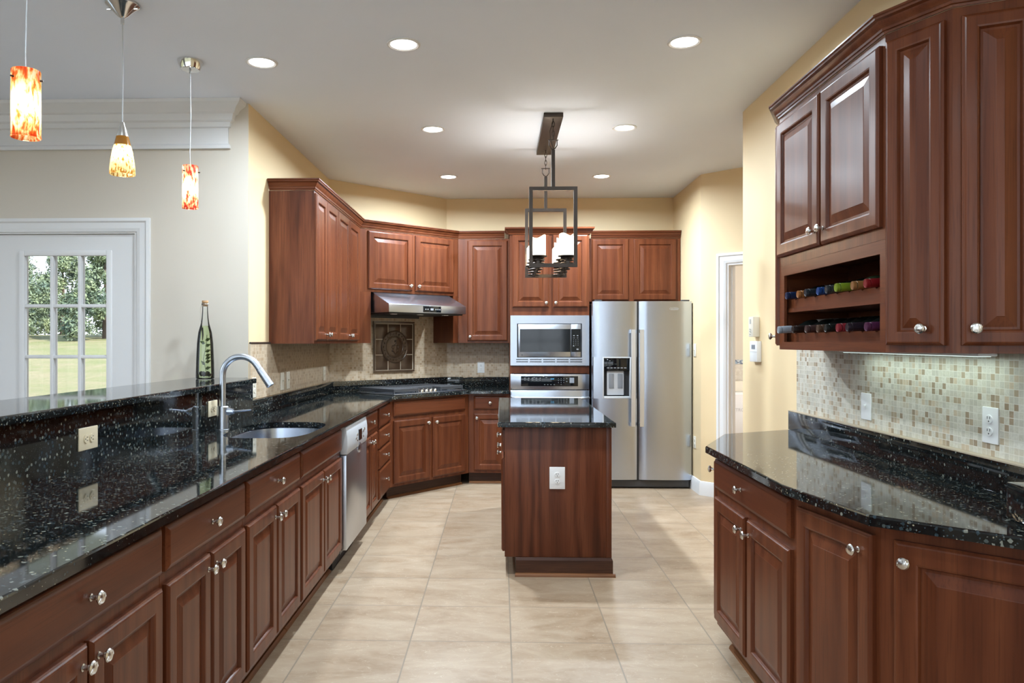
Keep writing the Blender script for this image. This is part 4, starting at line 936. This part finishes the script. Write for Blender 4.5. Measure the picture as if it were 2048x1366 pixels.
def island_part(fn, y0, y1, z0, z1, k):
    o = fn
    o.parent = r; o.rotation_euler = (0, 0, -PI / 2); o.location = (0.0, d - y0, z0); return o
for k in range(3):
    a_ = 0.02 + k * (d - 0.03) / 3; b_ = a_ + (d - 0.03) / 3 - 0.012
    island_part(drawer(r, a_, b_, ZR0, ZR1, True), a_, b_, ZR0, ZR1, k)
    if k < 2:
        h = (a_ + b_) / 2
        island_part(door(r, a_, h - 0.004, ZD0, ZD1, (h - 0.034, ZD1 - 0.045)), a_, h, ZD0, ZD1, k); island_part(door(r, h + 0.004, b_, ZD0, ZD1, (h + 0.034, ZD1 - 0.045)), h + 0.004, b_, ZD0, ZD1, k)
    else: island_part(door(r, a_, b_, ZD0, ZD1, (a_ + 0.04, ZD1 - 0.045)), a_, b_, ZD0, ZD1, k)
o = MB().slab([(-0.346, 0.0), (0.346, 0.0), (0.346, 1.955), (-0.346, 1.955)], 0.0, 0.030).build('island_countertop', M['granite'], loc=(0.331, 4.478, 0.884), sharp=5)
tag(o, 'black speckled granite countertop on the island', 'countertop')

# ------------------------------------------------------------------ right side base cabinets
XW = 1.594
CPR = [(1.577, 4.170), (1.148, 3.948), (0.931, 3.488), (0.931, 2.548), (1.008, 2.117), (1.266, 1.881), (1.577, 1.585)]
B_, A_, D_, E_, F_ = (1.186, 3.911), (0.981, 3.477), (0.981, 2.552), (1.054, 2.142), (1.300, 1.918)
GR = 'base cabinets under the right counter'
r, L = base_unit('cherry base cabinet at the rounded far end of the right counter', B_, A_, 0.4, GR, poly=[A_, B_, (1.575, 4.12), (1.575, 3.478)])
door(r, 0.03, L - 0.02, ZD0, 0.848, (L - 0.06, 0.80))
r, L = base_unit('cherry base cabinet with one wide drawer over two doors under the right counter', A_, D_, 0.59, GR)
drawer(r, 0.012, 0.902, ZR0, ZR1, 0.40); door(r, 0.012, 0.432, ZD0, ZD1, (0.402, ZD1 - 0.055)); door(r, 0.466, 0.900, ZD0, ZD1, (0.496, ZD1 - 0.055))
r, L = base_unit('slightly angled narrow cherry base cabinet, knob at its upper right corner', D_, E_, 0.5, GR, poly=[D_, E_, (1.575, 2.142), (1.575, 2.551)])
door(r, 0.022, 0.398, ZD0, 0.848, (0.346, 0.795))
q2 = (1.575, 1.6676)
r, L = base_unit('angled cherry base cabinet nearest the camera on the right, knob at upper left', E_, q2, 0.4, GR, poly=[E_, q2, (1.575, 2.141)])
door(r, 0.036, 0.62, ZD0, 0.848, (0.066, 0.795), fw=0.062)
r = thing('countertop', 'black speckled granite countertop with faceted front on the right cabinets', 'countertop', (0.931, 3.0, 0.884)); o = (-0.931, -3.0, -0.884)
MB().slab(CPR, 0.884, 0.914).build('worktop', M['granite'], r, o, sharp=5)
MB().box(1.5555, 1.577, 2.083, 4.166, 0.9142, 1.013).build('backsplash', M['granite'], r, o, bevel=0.002)
MB().box(1.355, 1.577, 1.86, 2.0825, 0.9142, 1.013).build('upstand', M['granite'], r, o, bevel=0.003)

# ------------------------------------------------------------------ right side wall cabinets and wine rack
ZV0, ZV1 = 1.353, 2.402
a, b, c, d = (1.373, 3.720), (1.270, 3.504), (1.270, 2.551), (1.373, 2.355)
GV = 'wall cabinets on the right wall'
r, L = wall_unit('cherry wall cabinet turned away at the far end, past the wine rack', a, b, 0.2, ZV0, ZV1, poly=[a, b, (1.590, 3.505), (1.590, 3.80)], group=GV)
door(r, 0.012, L - 0.004, 0.018, 1.020, (L - 0.036, 0.060))
rzv = heading(b, c)
r = thing('wine_rack_cabinet', 'cherry wall cabinet with two doors over an open wine rack', 'cabinet', (b[0], b[1], ZV0), rzv); L = 0.952
tp = 0.374
MB().box(0.0005, L, 0, 0.31, tp, ZV1 - ZV0).build('carcass', M['wood_v'], r)
m = MB().box(0.0005, 0.018, 0.012, 0.31, 0, tp - 0.0005).box(L - 0.018, L, 0.012, 0.31, 0, tp - 0.0005).box(0.018, L - 0.018, 0.300, 0.31, 0.034, tp - 0.0005).box(0.018, L - 0.018, 0.012, 0.299, 0.014, 0.033)
m.build('rack_box', M['wood_y'], r)
m = MB().box(0.0005, 0.056, 0, 0.0118, 0, tp - 0.0005).box(L - 0.036, L, 0, 0.0118, 0, tp - 0.0005).box(0.0561, L - 0.0361, 0, 0.0118, 0, 0.034).box(0.0561, L - 0.0361, 0, 0.0118, 0.329, tp - 0.0005)
m.build('face_frame', M['wood_h'], r)
m = MB().box(0.0185, L - 0.0185, 0.020, 0.298, 0.165, 0.183)
m.build('shelf', M['wood_h'], r)
def rail(z):    # notched rail that carries the bottle necks
    P = [(0.0185, z)]; x0 = 0.115
    P += [(0.0185, z + 0.040)]
    for k in range(8):
        xc = x0 + 0.1025 * k; P += [(xc + 0.0170 * math.cos(t), z + 0.0525 + 0.0170 * math.sin(t)) for t in [PI + 0.83 + (PI - 1.66) * j / 8 for j in range(9)]]
    P += [(L - 0.0185, z + 0.040), (L - 0.0185, z)]
    return MB().prism([(x, zz) for x, zz in P], 0, 0.016)
for z in (0.1832, 0.0332):
    MB().box(0.0185, L - 0.0185, 0.236, 0.250, z, z + 0.0268).build('bottle_rail', M['wood_h'], r)
    mm = rail(z); mm.v = [(x, 0.030 + t, zz) for x, zz, t in mm.v]; mm.build('bottle_rail', M['wood_h'], r)
dz0, dz1 = 0.416, 1.018
door(r, 0.010, 0.462, dz0, dz1, (0.432, dz0 + 0.060)); door(r, 0.482, 0.936, dz0, dz1, (0.512, dz0 + 0.060))
r, L = wall_unit('narrow angled cherry wall cabinet beside the wine rack', c, d, 0.2, ZV0, ZV1, poly=[c, d, (1.590, 2.355), (1.590, 2.550)], group=GV)
door(r, 0.010, 0.203, 0.024, 1.018, (0.145, 0.076), fw=0.045)
e = (1.590, 2.266)
r, L = wall_unit('cherry wall cabinet nearest the camera on the right wall', d, e, 0.2, ZV0, ZV1, poly=[d, e, (1.590, 2.354)], group=GV)
door(r, 0.022, 0.216, 0.024, 1.018, (0.055, 0.076), fw=0.045)
crown('cherry crown moulding along the faceted right wall cabinets', [(1.590, 3.803), a, b, c, d, (1.590, 2.2655)], 2.4025, 2.462, 0.046)

r = thing('under_cabinet_light', 'slim white strip light under the right wall cabinets', 'light', (1.50, 2.85, ZV0), -PI / 2)
MB().box(-0.50, 0.46, -0.030, 0.030, -0.010, -0.0004).build('housing', M['white_metal'], r, bevel=0.003)
MB().box(-0.48, 0.44, -0.022, 0.022, -0.012, -0.0101).build('diffuser', M['lamp_tube'], r)
ul = lamp('strip_lamp', 'AREA', r, (-0.02, 0.0, -0.015), 0.75, (0.80, 1.0, 0.93), 0.05)
ul.data.shape = 'RECTANGLE'; ul.data.size = 0.92; ul.data.size_y = 0.04
# wine bottles, necks towards the room
NECKZ_UP, NECKZ_LO = ZV0 + 0.1832 + 0.0535, ZV0 + 0.0332 + 0.0535
BPROF = [(0.0150, 0.0), (0.0152, 0.006), (0.0152, 0.075), (0.0155, 0.085), (0.022, 0.100), (0.033, 0.122), (0.0365, 0.140), (0.0365, 0.290), (0.033, 0.294), (0.0, 0.294)]
def bottle_meshes(glass, capm, label_m, tag_):
    body = MB().lathe([(0.0125, 0.001)] + BPROF[2:] if False else BPROF, 24, 'x').data('glass_' + tag_, glass)
    cap = MB().lathe([(0.0, -0.0012), (0.0118, -0.0012), (0.0128, -0.002), (0.0128, -0.0008), (0.0156, -0.0008), (0.0160, 0.0015), (0.0160, 0.010), (0.0152, 0.0105), (0.0152, 0.013), (0.0160, 0.0135), (0.0160, 0.056), (0.0153, 0.058)], 24, 'x').data('cap_' + tag_, capm)
    lab = MB().lathe([(0.0367, 0.165), (0.0369, 0.166), (0.0369, 0.262), (0.0367, 0.263)], 24, 'x', cap=False).data('label_' + tag_, label_m)
    return body, cap, lab
label_white = plain('bottle_paper_label', (0.68, 0.66, 0.60), 0.6); label_blue = plain('blue_paper_label', (0.30, 0.52, 0.68), 0.6); label_dark = plain('dark_paper_label', (0.08, 0.05, 0.05), 0.6)
UP = [('dark blue', (0.012, 0.03, 0.10)), ('copper', (0.50, 0.20, 0.06)), ('charcoal', (0.035, 0.045, 0.055)), ('bright blue', (0.02, 0.08, 0.30)), ('dull grey', (0.06, 0.065, 0.07)), ('lime green', (0.30, 0.42, 0.03)), ('tan copper', (0.42, 0.19, 0.06)), ('red', (0.33, 0.015, 0.02))]
LO = [('silver', (0.52, 0.58, 0.66)), ('dark brown', (0.03, 0.016, 0.012)), ('rosy brown', (0.10, 0.05, 0.045)), ('bronze', (0.14, 0.075, 0.045)), ('black', (0.012, 0.016, 0.014)), ('crimson', (0.36, 0.03, 0.045)), ('purplish black', (0.03, 0.018, 0.03)), ('plum', (0.13, 0.03, 0.09))]
PLACE = ['leftmost in', 'second from left in', 'third from left in', 'fourth from left in', 'fifth from left in', 'sixth from left in', 'seventh from left in', 'rightmost in']
for row, (cols, nz) in enumerate(((UP, NECKZ_UP), (LO, NECKZ_LO))):
    rowname = 'upper' if row == 0 else 'lower'
    for k, (cn, cc) in enumerate(cols):
        y = b[1] - (0.115 + 0.1025 * k); out = (0.010, 0.0, 0.008, 0.0, 0.010, 0.018, 0.004, 0.006)[k] if row == 0 else (0.045, 0.020, 0.006, 0.0, 0.012, 0.012, 0.022, 0.004)[k]
        t = thing('wine_bottle', 'wine bottle with %s cap, %s the %s rack row' % (cn, PLACE[k], rowname), 'bottle', (1.268 - out, y, nz), 0, 'wine bottles in the %s rack row' % rowname); t.rotation_euler = (0, -0.058, 0)
        g, cp_, lb = bottle_meshes(M['wine_green'] if (row == 0 and k in (5, 6)) else M['wine_glass'], cap_mat('cap_foil_' + cn.replace(' ', '_'), cc), label_blue if (row == 0 and k == 6) else (label_white if k % 3 == 0 else label_dark), '%d%d' % (row, k))
        put('glass', g, t); put('cap', cp_, t); put('paper_label', lb, t)

# ------------------------------------------------------------------ outlets and switches
GO = 'wall outlets and switches'
def plate(label, loc, rz, w, h, kind, mat, name=None, cat=None, mirror=None):
    r = thing(name or ('wall_outlet' if kind != 'switch' else 'light_switch'), label, cat or ('outlet' if kind != 'switch' else 'switch'), loc, rz)
    MB().box(-w / 2, w / 2, -0.006, -0.0003, -h / 2, h / 2).build('cover_plate', mat, r, bevel=0.003, seg=3)
    for s_ in (-1, 1):
        if kind == 'switch':
            if s_ < 0: continue
            MB().box(-0.005, 0.005, -0.0075, -0.0061, -0.012, 0.012).box(-0.004, 0.004, -0.016, -0.0075, 0.0, 0.008).build('toggle', mat, r, bevel=0.001)
            continue
        cx, cz = (0, s_ * 0.020) if kind == 'outlet' else (s_ * 0.020, 0)
        o = MB().lathe([(0.0165, 0.006), (0.0165, 0.0085), (0.0155, 0.009), (0.0, 0.009)], 24, '-y', (cx, 0, cz), sy=0.86 if kind == 'outlet' else 1.0, sx=1.0 if kind == 'outlet' else 0.86).build('receptacle', mat, r)
        m = MB()
        for a_, b_, q_ in ((-0.0062, 0.005, 0), (0.0062, 0.005, 0), (0, -0.0068, 1)):
            if kind != 'outlet': a_, b_ = b_, a_
            if q_: m.lathe([(0.0026, 0.0088), (0.0026, 0.0095)], 10, '-y', (cx + a_, 0, cz + b_))
            elif kind == 'outlet': m.box(cx + a_ - 0.0011, cx + a_ + 0.0011, -0.0095, -0.0088, cz + b_ - 0.0042, cz + b_ + 0.0042)
            else: m.box(cx + a_ - 0.0042, cx + a_ + 0.0042, -0.0095, -0.0088, cz + b_ - 0.0011, cz + b_ + 0.0011)
        m.build('slots', M['slot'], o)
    return r
WPL, IV, IVP = M['white_plastic'], M['ivory'], M['ivory_pale']
plate('white double outlet on the end panel of the island', (0.336, IY0, 0.580), 0, 0.092, 0.131, 'outlet', WPL)
plate('ivory sideways outlet on the granite bar face, left of the faucet', (-1.5548, 2.815, 1.025), PI / 2, 0.132, 0.085, 'sideways', IV)
plate('ivory outlet on the granite bar face, half hidden by the faucet', (-1.5548, 4.055, 1.028), PI / 2, 0.128, 0.085, 'sideways', IV)
plate('ivory outlet on the mosaic just past the end of the bar', (-1.588, 4.845, 1.092), PI / 2, 0.075, 0.130, 'outlet', IVP)
plate('pale switch on the left mosaic wall, nearer the camera of the pair', (-1.588, 5.478, 1.100), PI / 2, 0.085, 0.128, 'switch', IVP)
plate('pale switch on the left mosaic wall, farther of the pair', (-1.588, 5.628, 1.100), PI / 2, 0.085, 0.128, 'switch', IVP)
plate('pale outlet on the left mosaic wall near the corner', (-1.588, 6.800, 1.100), PI / 2, 0.085, 0.128, 'outlet', IVP)
plate('white outlet on the back mosaic wall beside the oven tower', (-0.206, 8.040, 1.116), 0, 0.074, 0.118, 'outlet', WPL)
plate('white switch on the right mosaic wall, farther from the camera', (1.585, 3.342, 1.108), -PI / 2, 0.088, 0.116, 'switch', WPL)
plate('white double outlet on the right mosaic wall, nearer the camera', (1.585, 2.508, 1.118), -PI / 2, 0.078, 0.118, 'outlet', WPL)
plate('cream switch on the narrow wall beside the refrigerator, at shoulder height', (1.813, 7.145, 1.308), -PI / 2, 0.085, 0.120, 'switch', IVP)
plate('cream outlet low on the narrow wall beside the refrigerator', (1.813, 7.150, 0.450), -PI / 2, 0.085, 0.110, 'outlet', IVP)
# thermostat and intercom handset
r = thing('thermostat', 'white thermostat with small grey display on the right wall', 'thermostat', (1.595, 4.765, 1.327), -PI / 2)
MB().box(-0.066, 0.066, -0.030, -0.0005, -0.064, 0.064).build('case', M['white_plastic'], r, bevel=0.004)
MB().box(-0.030, 0.035, -0.0315, -0.0301, 0.016, 0.042).build('display', M['grey_plastic'], r)
MB().box(-0.066, 0.066, -0.0308, -0.0301, -0.003, -0.001).build('seam', M['light_grey'], r)
r = thing('intercom', 'cream wall intercom box mounted above the thermostat', 'intercom', (1.595, 4.775, 1.480), -PI / 2)
MB().box(-0.042, 0.042, -0.042, -0.0005, -0.062, 0.062).build('case', M['ivory_pale'], r, bevel=0.004)
m = MB()
for k in range(5): m.box(-0.022, 0.010, -0.0428, -0.0421, 0.020 + 0.006 * k, 0.0225 + 0.006 * k)
m.build('speaker_slots', M['grey_plastic'], r)
m = MB()
for x, z in ((-0.012, -0.015), (0.006, -0.020), (-0.012, -0.028), (0.006, -0.033), (-0.010, -0.048)): m.lathe([(0.003, 0.042), (0.003, 0.0435)], 8, '-y', (x, 0, z))
m.build('button', M['dark_grey'], r)

# ------------------------------------------------------------------ ceiling lamps
GD = 'recessed ceiling lights'
def downlight(label, x, y, w=LAMP_W):
    t = thing('recessed_light', label, 'ceiling light', (x, y, CEIL), 0, GD)
    MB().lathe([(0.086, -0.0005), (0.085, -0.005), (0.076, -0.008), (0.066, -0.004), (0.066, -0.0005)], 40, cap=False).build('trim_ring', M['trim'], t)
    MB().lathe([(0.0, -0.0035), (0.0655, -0.0035), (0.0655, -0.0010), (0.0, -0.0010)], 40).build('lens', M['lamp_lens'], t)
    lamp('recessed_lamp', 'AREA', t, (0, 0, -0.010), w, (0.76, 0.89, 1.0), 0.13, spread=2.95)
for lab, x, y, w in (('recessed ceiling light at the left, nearest the hanging pendants', -1.291, 4.073, 13), ('recessed ceiling light above and left of the chandelier, nearer the camera', -0.492, 3.849, 22),
                  ('recessed ceiling light at the right, nearest the camera', 0.926, 3.862, 9), ('recessed ceiling light just left of the chandelier', -0.480, 5.395, 46), ('recessed ceiling light just right of the chandelier', 0.875, 5.400, 11),
                  ('recessed ceiling light at the back, left of the chandelier', -0.476, 6.953, 36), ('recessed ceiling light at the back, right of the chandelier', 0.922, 6.976, 36)): downlight(lab, x, y, w)
for x, y in ((-1.29, 1.9), (0.3, 1.6), (-1.0, -0.8), (0.6, -0.8), (-3.4, 3.0), (-3.4, 0.6), (-3.4, -1.2)): downlight('added unseen ceiling light over the room behind the camera', x, y, 4.0 if x < -3 else 10.0)  # unseen lamps added to brighten the room from the camera side

def pendant(label, x, y, zb, zt, r0, r1, mat, style, watts):
    t = thing('pendant_light', label, 'pendant lamp', (x, y, CEIL), 0, 'pendant lights over the bar')
    if style == 'cone':
        MB().lathe([(0.072, -0.0006), (0.072, -0.010), (0.055, -0.024), (0.020, -0.058), (0.008, -0.066), (0.008, -0.090)], 32).build('canopy', M['chrome'], t)
        m = MB()
        for s_ in (-1, 1): m.lathe([(0.0045, 0.0), (0.0045, 0.018), (0, 0.020)], 8, 'x' if s_ > 0 else '-x', (s_ * 0.052, 0, -0.024))
        m.build('canopy_screw', M['chrome'], t)
        MB().tube([(0, 0, -0.08), (0.002, 0, -0.3), (-0.001, 0, zt - CEIL + 0.04)], 0.0028, 8).build('cord', M['light_grey'], t)
        MB().lathe([(0.0, 0.045), (0.007, 0.044), (0.009, 0.035), (0.026, -0.018), (0.026, -0.022)], 24, 'z', (0, 0, zt - CEIL)).build('shade_cap', M['nickel'], t)
        MB().lathe([(0.0262, -0.020), (0.034, -0.052), (0.0355, -0.060)], 24, 'z', (0, 0, zt - CEIL), cap=False).build('shade_shoulder', M['glass_cap'], t)
        H = zt - 0.060 - zb
        sh = MB().lathe([(0.052, 0.0), (0.0538, 0.004), (0.053, 0.03), (0.0495, H * 0.45), (0.0425, H * 0.8), (0.0355, H)], 36, cap=False).build('shade', mat, t, (0, 0, zb - CEIL))
    else:
        MB().lathe([(0.066, -0.0006), (0.066, -0.005), (0.050, -0.045), (0.047, -0.047), (0.0, -0.047)], 36).build('canopy', M['chrome'], t)
        MB().lathe([(0.006, -0.046), (0.006, -0.066)], 12).tube([(0, 0, -0.06), (0.003, 0, -0.3), (-0.002, 0, -0.5), (0, 0, zt - CEIL - 0.03)], 0.0022, 8).build('cord', M['light_grey'], t)
        H = zt - zb
        MB().lathe([(r0, 0.0), (r0 + 0.0015, 0.003), (r0, 0.006), (r0, H - 0.003), (r0 - 0.002, H)], 40, cap=False).build('shade', mat, t, (0, 0, zb - CEIL))
        m = MB()
        for a_ in (0.15, 0.15 + 2 * PI / 3, 0.15 + 4 * PI / 3):
            c_, s_ = math.cos(a_), math.sin(a_); m.tube([(c_ * (r0 - 0.006), s_ * (r0 - 0.006), 0), (c_ * (r0 + 0.010), s_ * (r0 + 0.010), 0)], 0.0035, 8)
        m.tube([(0, 0, 0.02), (0, 0, -0.04)], 0.012, 12)
        for a_ in (0.15, 0.15 + 2 * PI / 3, 0.15 + 4 * PI / 3): m.bar((0, 0, 0.0), (math.cos(a_) * (r0 - 0.004), math.sin(a_) * (r0 - 0.004), 0), 0.004)
        m.build('shade_holder', M['bronze'], t, (0, 0, zt - CEIL - 0.035))
    bz = (zb + zt) / 2 - CEIL - 0.01
    MB().lathe([(0.0, -0.030), (0.010, -0.024), (0.013, -0.010), (0.011, 0.010), (0.006, 0.030), (0.0, 0.032)], 14, 'z', (0, 0, bz)).build('bulb', M['bulb'], t)
    lamp('pendant_lamp', 'POINT', t, (0, 0, bz - 0.004), watts, (1.0, 0.88, 0.68), 0.024)
pendant('orange flecked glass cylinder pendant nearest the camera', -1.672, 2.630, 2.106, 2.344, 0.047, 0.047, M['glass_orange'], 'cylinder', 0.75)
pendant('amber cone shaped glass pendant, middle of the three over the bar', -1.690, 3.350, 2.134, 2.325, 0.05, 0.03, M['glass_amber'], 'cone', 0.4)
pendant('red flecked glass cylinder pendant farthest from the camera', -1.672, 4.050, 2.106, 2.336, 0.041, 0.041, M['glass_red'], 'cylinder', 0.7)

# chandelier over the island
CHX, CY0, CY1 = 0.350, 5.070, 5.900
t = thing('chandelier', 'bronze rectangular chandelier with eight candle glasses over the island', 'chandelier', (CHX, (CY0 + CY1) / 2, CEIL)); hy = (CY1 - CY0) / 2
MB().box(-0.064, 0.064, -hy - 0.04, hy + 0.155, -0.030, -0.0006).build('canopy', M['bronze'], t, bevel=0.002)
zt, zb = 2.417 - CEIL, 1.884 - CEIL; B = 0.024
for s_ in (-1, 1):
    y = s_ * hy; m = MB(); hw = 0.160 - B / 2
    m.box(-0.160, 0.160, y - B / 2, y + B / 2, zt - B, zt).box(-0.160, 0.160, y - B / 2, y + B / 2, zb, zb + B)
    m.box(-0.160, -0.160 + B, y - B / 2, y + B / 2, zb + B, zt - B).box(0.160 - B, 0.160, y - B / 2, y + B / 2, zb + B, zt - B)
    m.build('frame', M['bronze'], t)
    MB().box(-0.0115, 0.0115, y - 0.0115, y + 0.0115, zt, zt + 0.245).build('stem', M['bronze'], t)
    z0 = zt + 0.245
    m = MB().tube([(-0.026, y, z0 + 0.066), (-0.026, y, z0 + 0.030), (-0.012, y, z0 + 0.010), (0, y, z0 + 0.004), (0.012, y, z0 + 0.010), (0.026, y, z0 + 0.030), (0.026, y, z0 + 0.066)], 0.0036, 8).tube([(-0.034, y, z0 + 0.066), (0.034, y, z0 + 0.066)], 0.0032, 8)
    m.build('shackle', M['bronze'], t)
    m = MB(); zc = z0 + 0.078; k = 0
    while zc < -0.045:
        pts = []
        for j in range(16):
            a_ = 2 * PI * j / 16; u, w_ = 0.0085 * math.cos(a_), 0.020 * math.sin(a_)
            pts.append((u, y, zc + w_) if k % 2 else (0, y + u, zc + w_))
        m.tube(pts, 0.0026, 6, closed=True); zc += 0.031; k += 1
    m.tube([(0, y, zc - 0.02), (0, y, -0.030)], 0.004, 8)
    m.build('chain', M['bronze'], t)
MB().tube([(0.0, -hy, -0.05), (-0.022, -hy + 0.01, -0.11), (-0.018, -hy + 0.01, -0.17), (0.004, -hy + 0.005, zt + 0.25)], 0.0025, 6).build('cord', M['bronze'], t)
for s_ in (-1, 1): MB().box(s_ * 0.100 - 0.010, s_ * 0.100 + 0.010, -hy + B / 2, hy - B / 2, zb + B + 0.001, zb + B + 0.019).build('rail', M['bronze'], t)
wave = lambda a_, ph, h: h + 0.010 * math.sin(a_ * 2 + ph) + 0.005 * math.sin(a_ * 3 + 1.7 * ph)
for s_ in (-1, 1):
    for k in range(4):
        x, y = s_ * 0.097, -hy + 0.075 + 0.228 * k
        zr = zb + B + 0.0195
        m = MB().lathe([(0.020, zr), (0.020, zr + 0.030), (0.060, zr + 0.034), (0.062, zr + 0.040), (0.056, zr + 0.041), (0.0, zr + 0.041)], 28, 'z', (x, y, 0))
        for j in range(4): m.tube([(x + 0.040 * math.cos(a_), y + 0.040 * math.sin(a_), zr + 0.026 - 0.018 * j) for a_ in [2 * PI * i / 22 for i in range(22)]], 0.0045, 6, closed=True)
        m.lathe([(0.012, zb - 0.004), (0.012, zr)], 12, 'z', (x, y, 0))
        m.build('candle_holder', M['bronze'], t)
        m = MB(); n = 36; v = []; f = []; ph = 1.3 * k + (0.6 if s_ > 0 else 2.2); hh = 0.125 if s_ < 0 else 0.138
        rows = 6
        for i in range(rows + 1):
            for j in range(n):
                a_ = 2 * PI * j / n; v.append((0.052 * math.cos(a_), 0.052 * math.sin(a_), wave(a_, ph, hh) * i / rows))
        for i in range(rows):
            for j in range(n): f.append((i * n + j, i * n + (j + 1) % n, (i + 1) * n + (j + 1) % n, (i + 1) * n + j))
        m.add(v, f).build('candle_glass', M['glass_cream'], t, (x, y, zr + 0.042))
        lamp('candle_lamp', 'POINT', t, (x, y, zr + 0.105), 2.4, (1.0, 0.96, 0.88), 0.022)
lamp('added_laundry_lamp', 'AREA', None, (3.1, 7.6, CEIL - 0.02), 26, (1, 0.96, 0.9), 0.3)  # unseen lamp added to brighten the laundry room
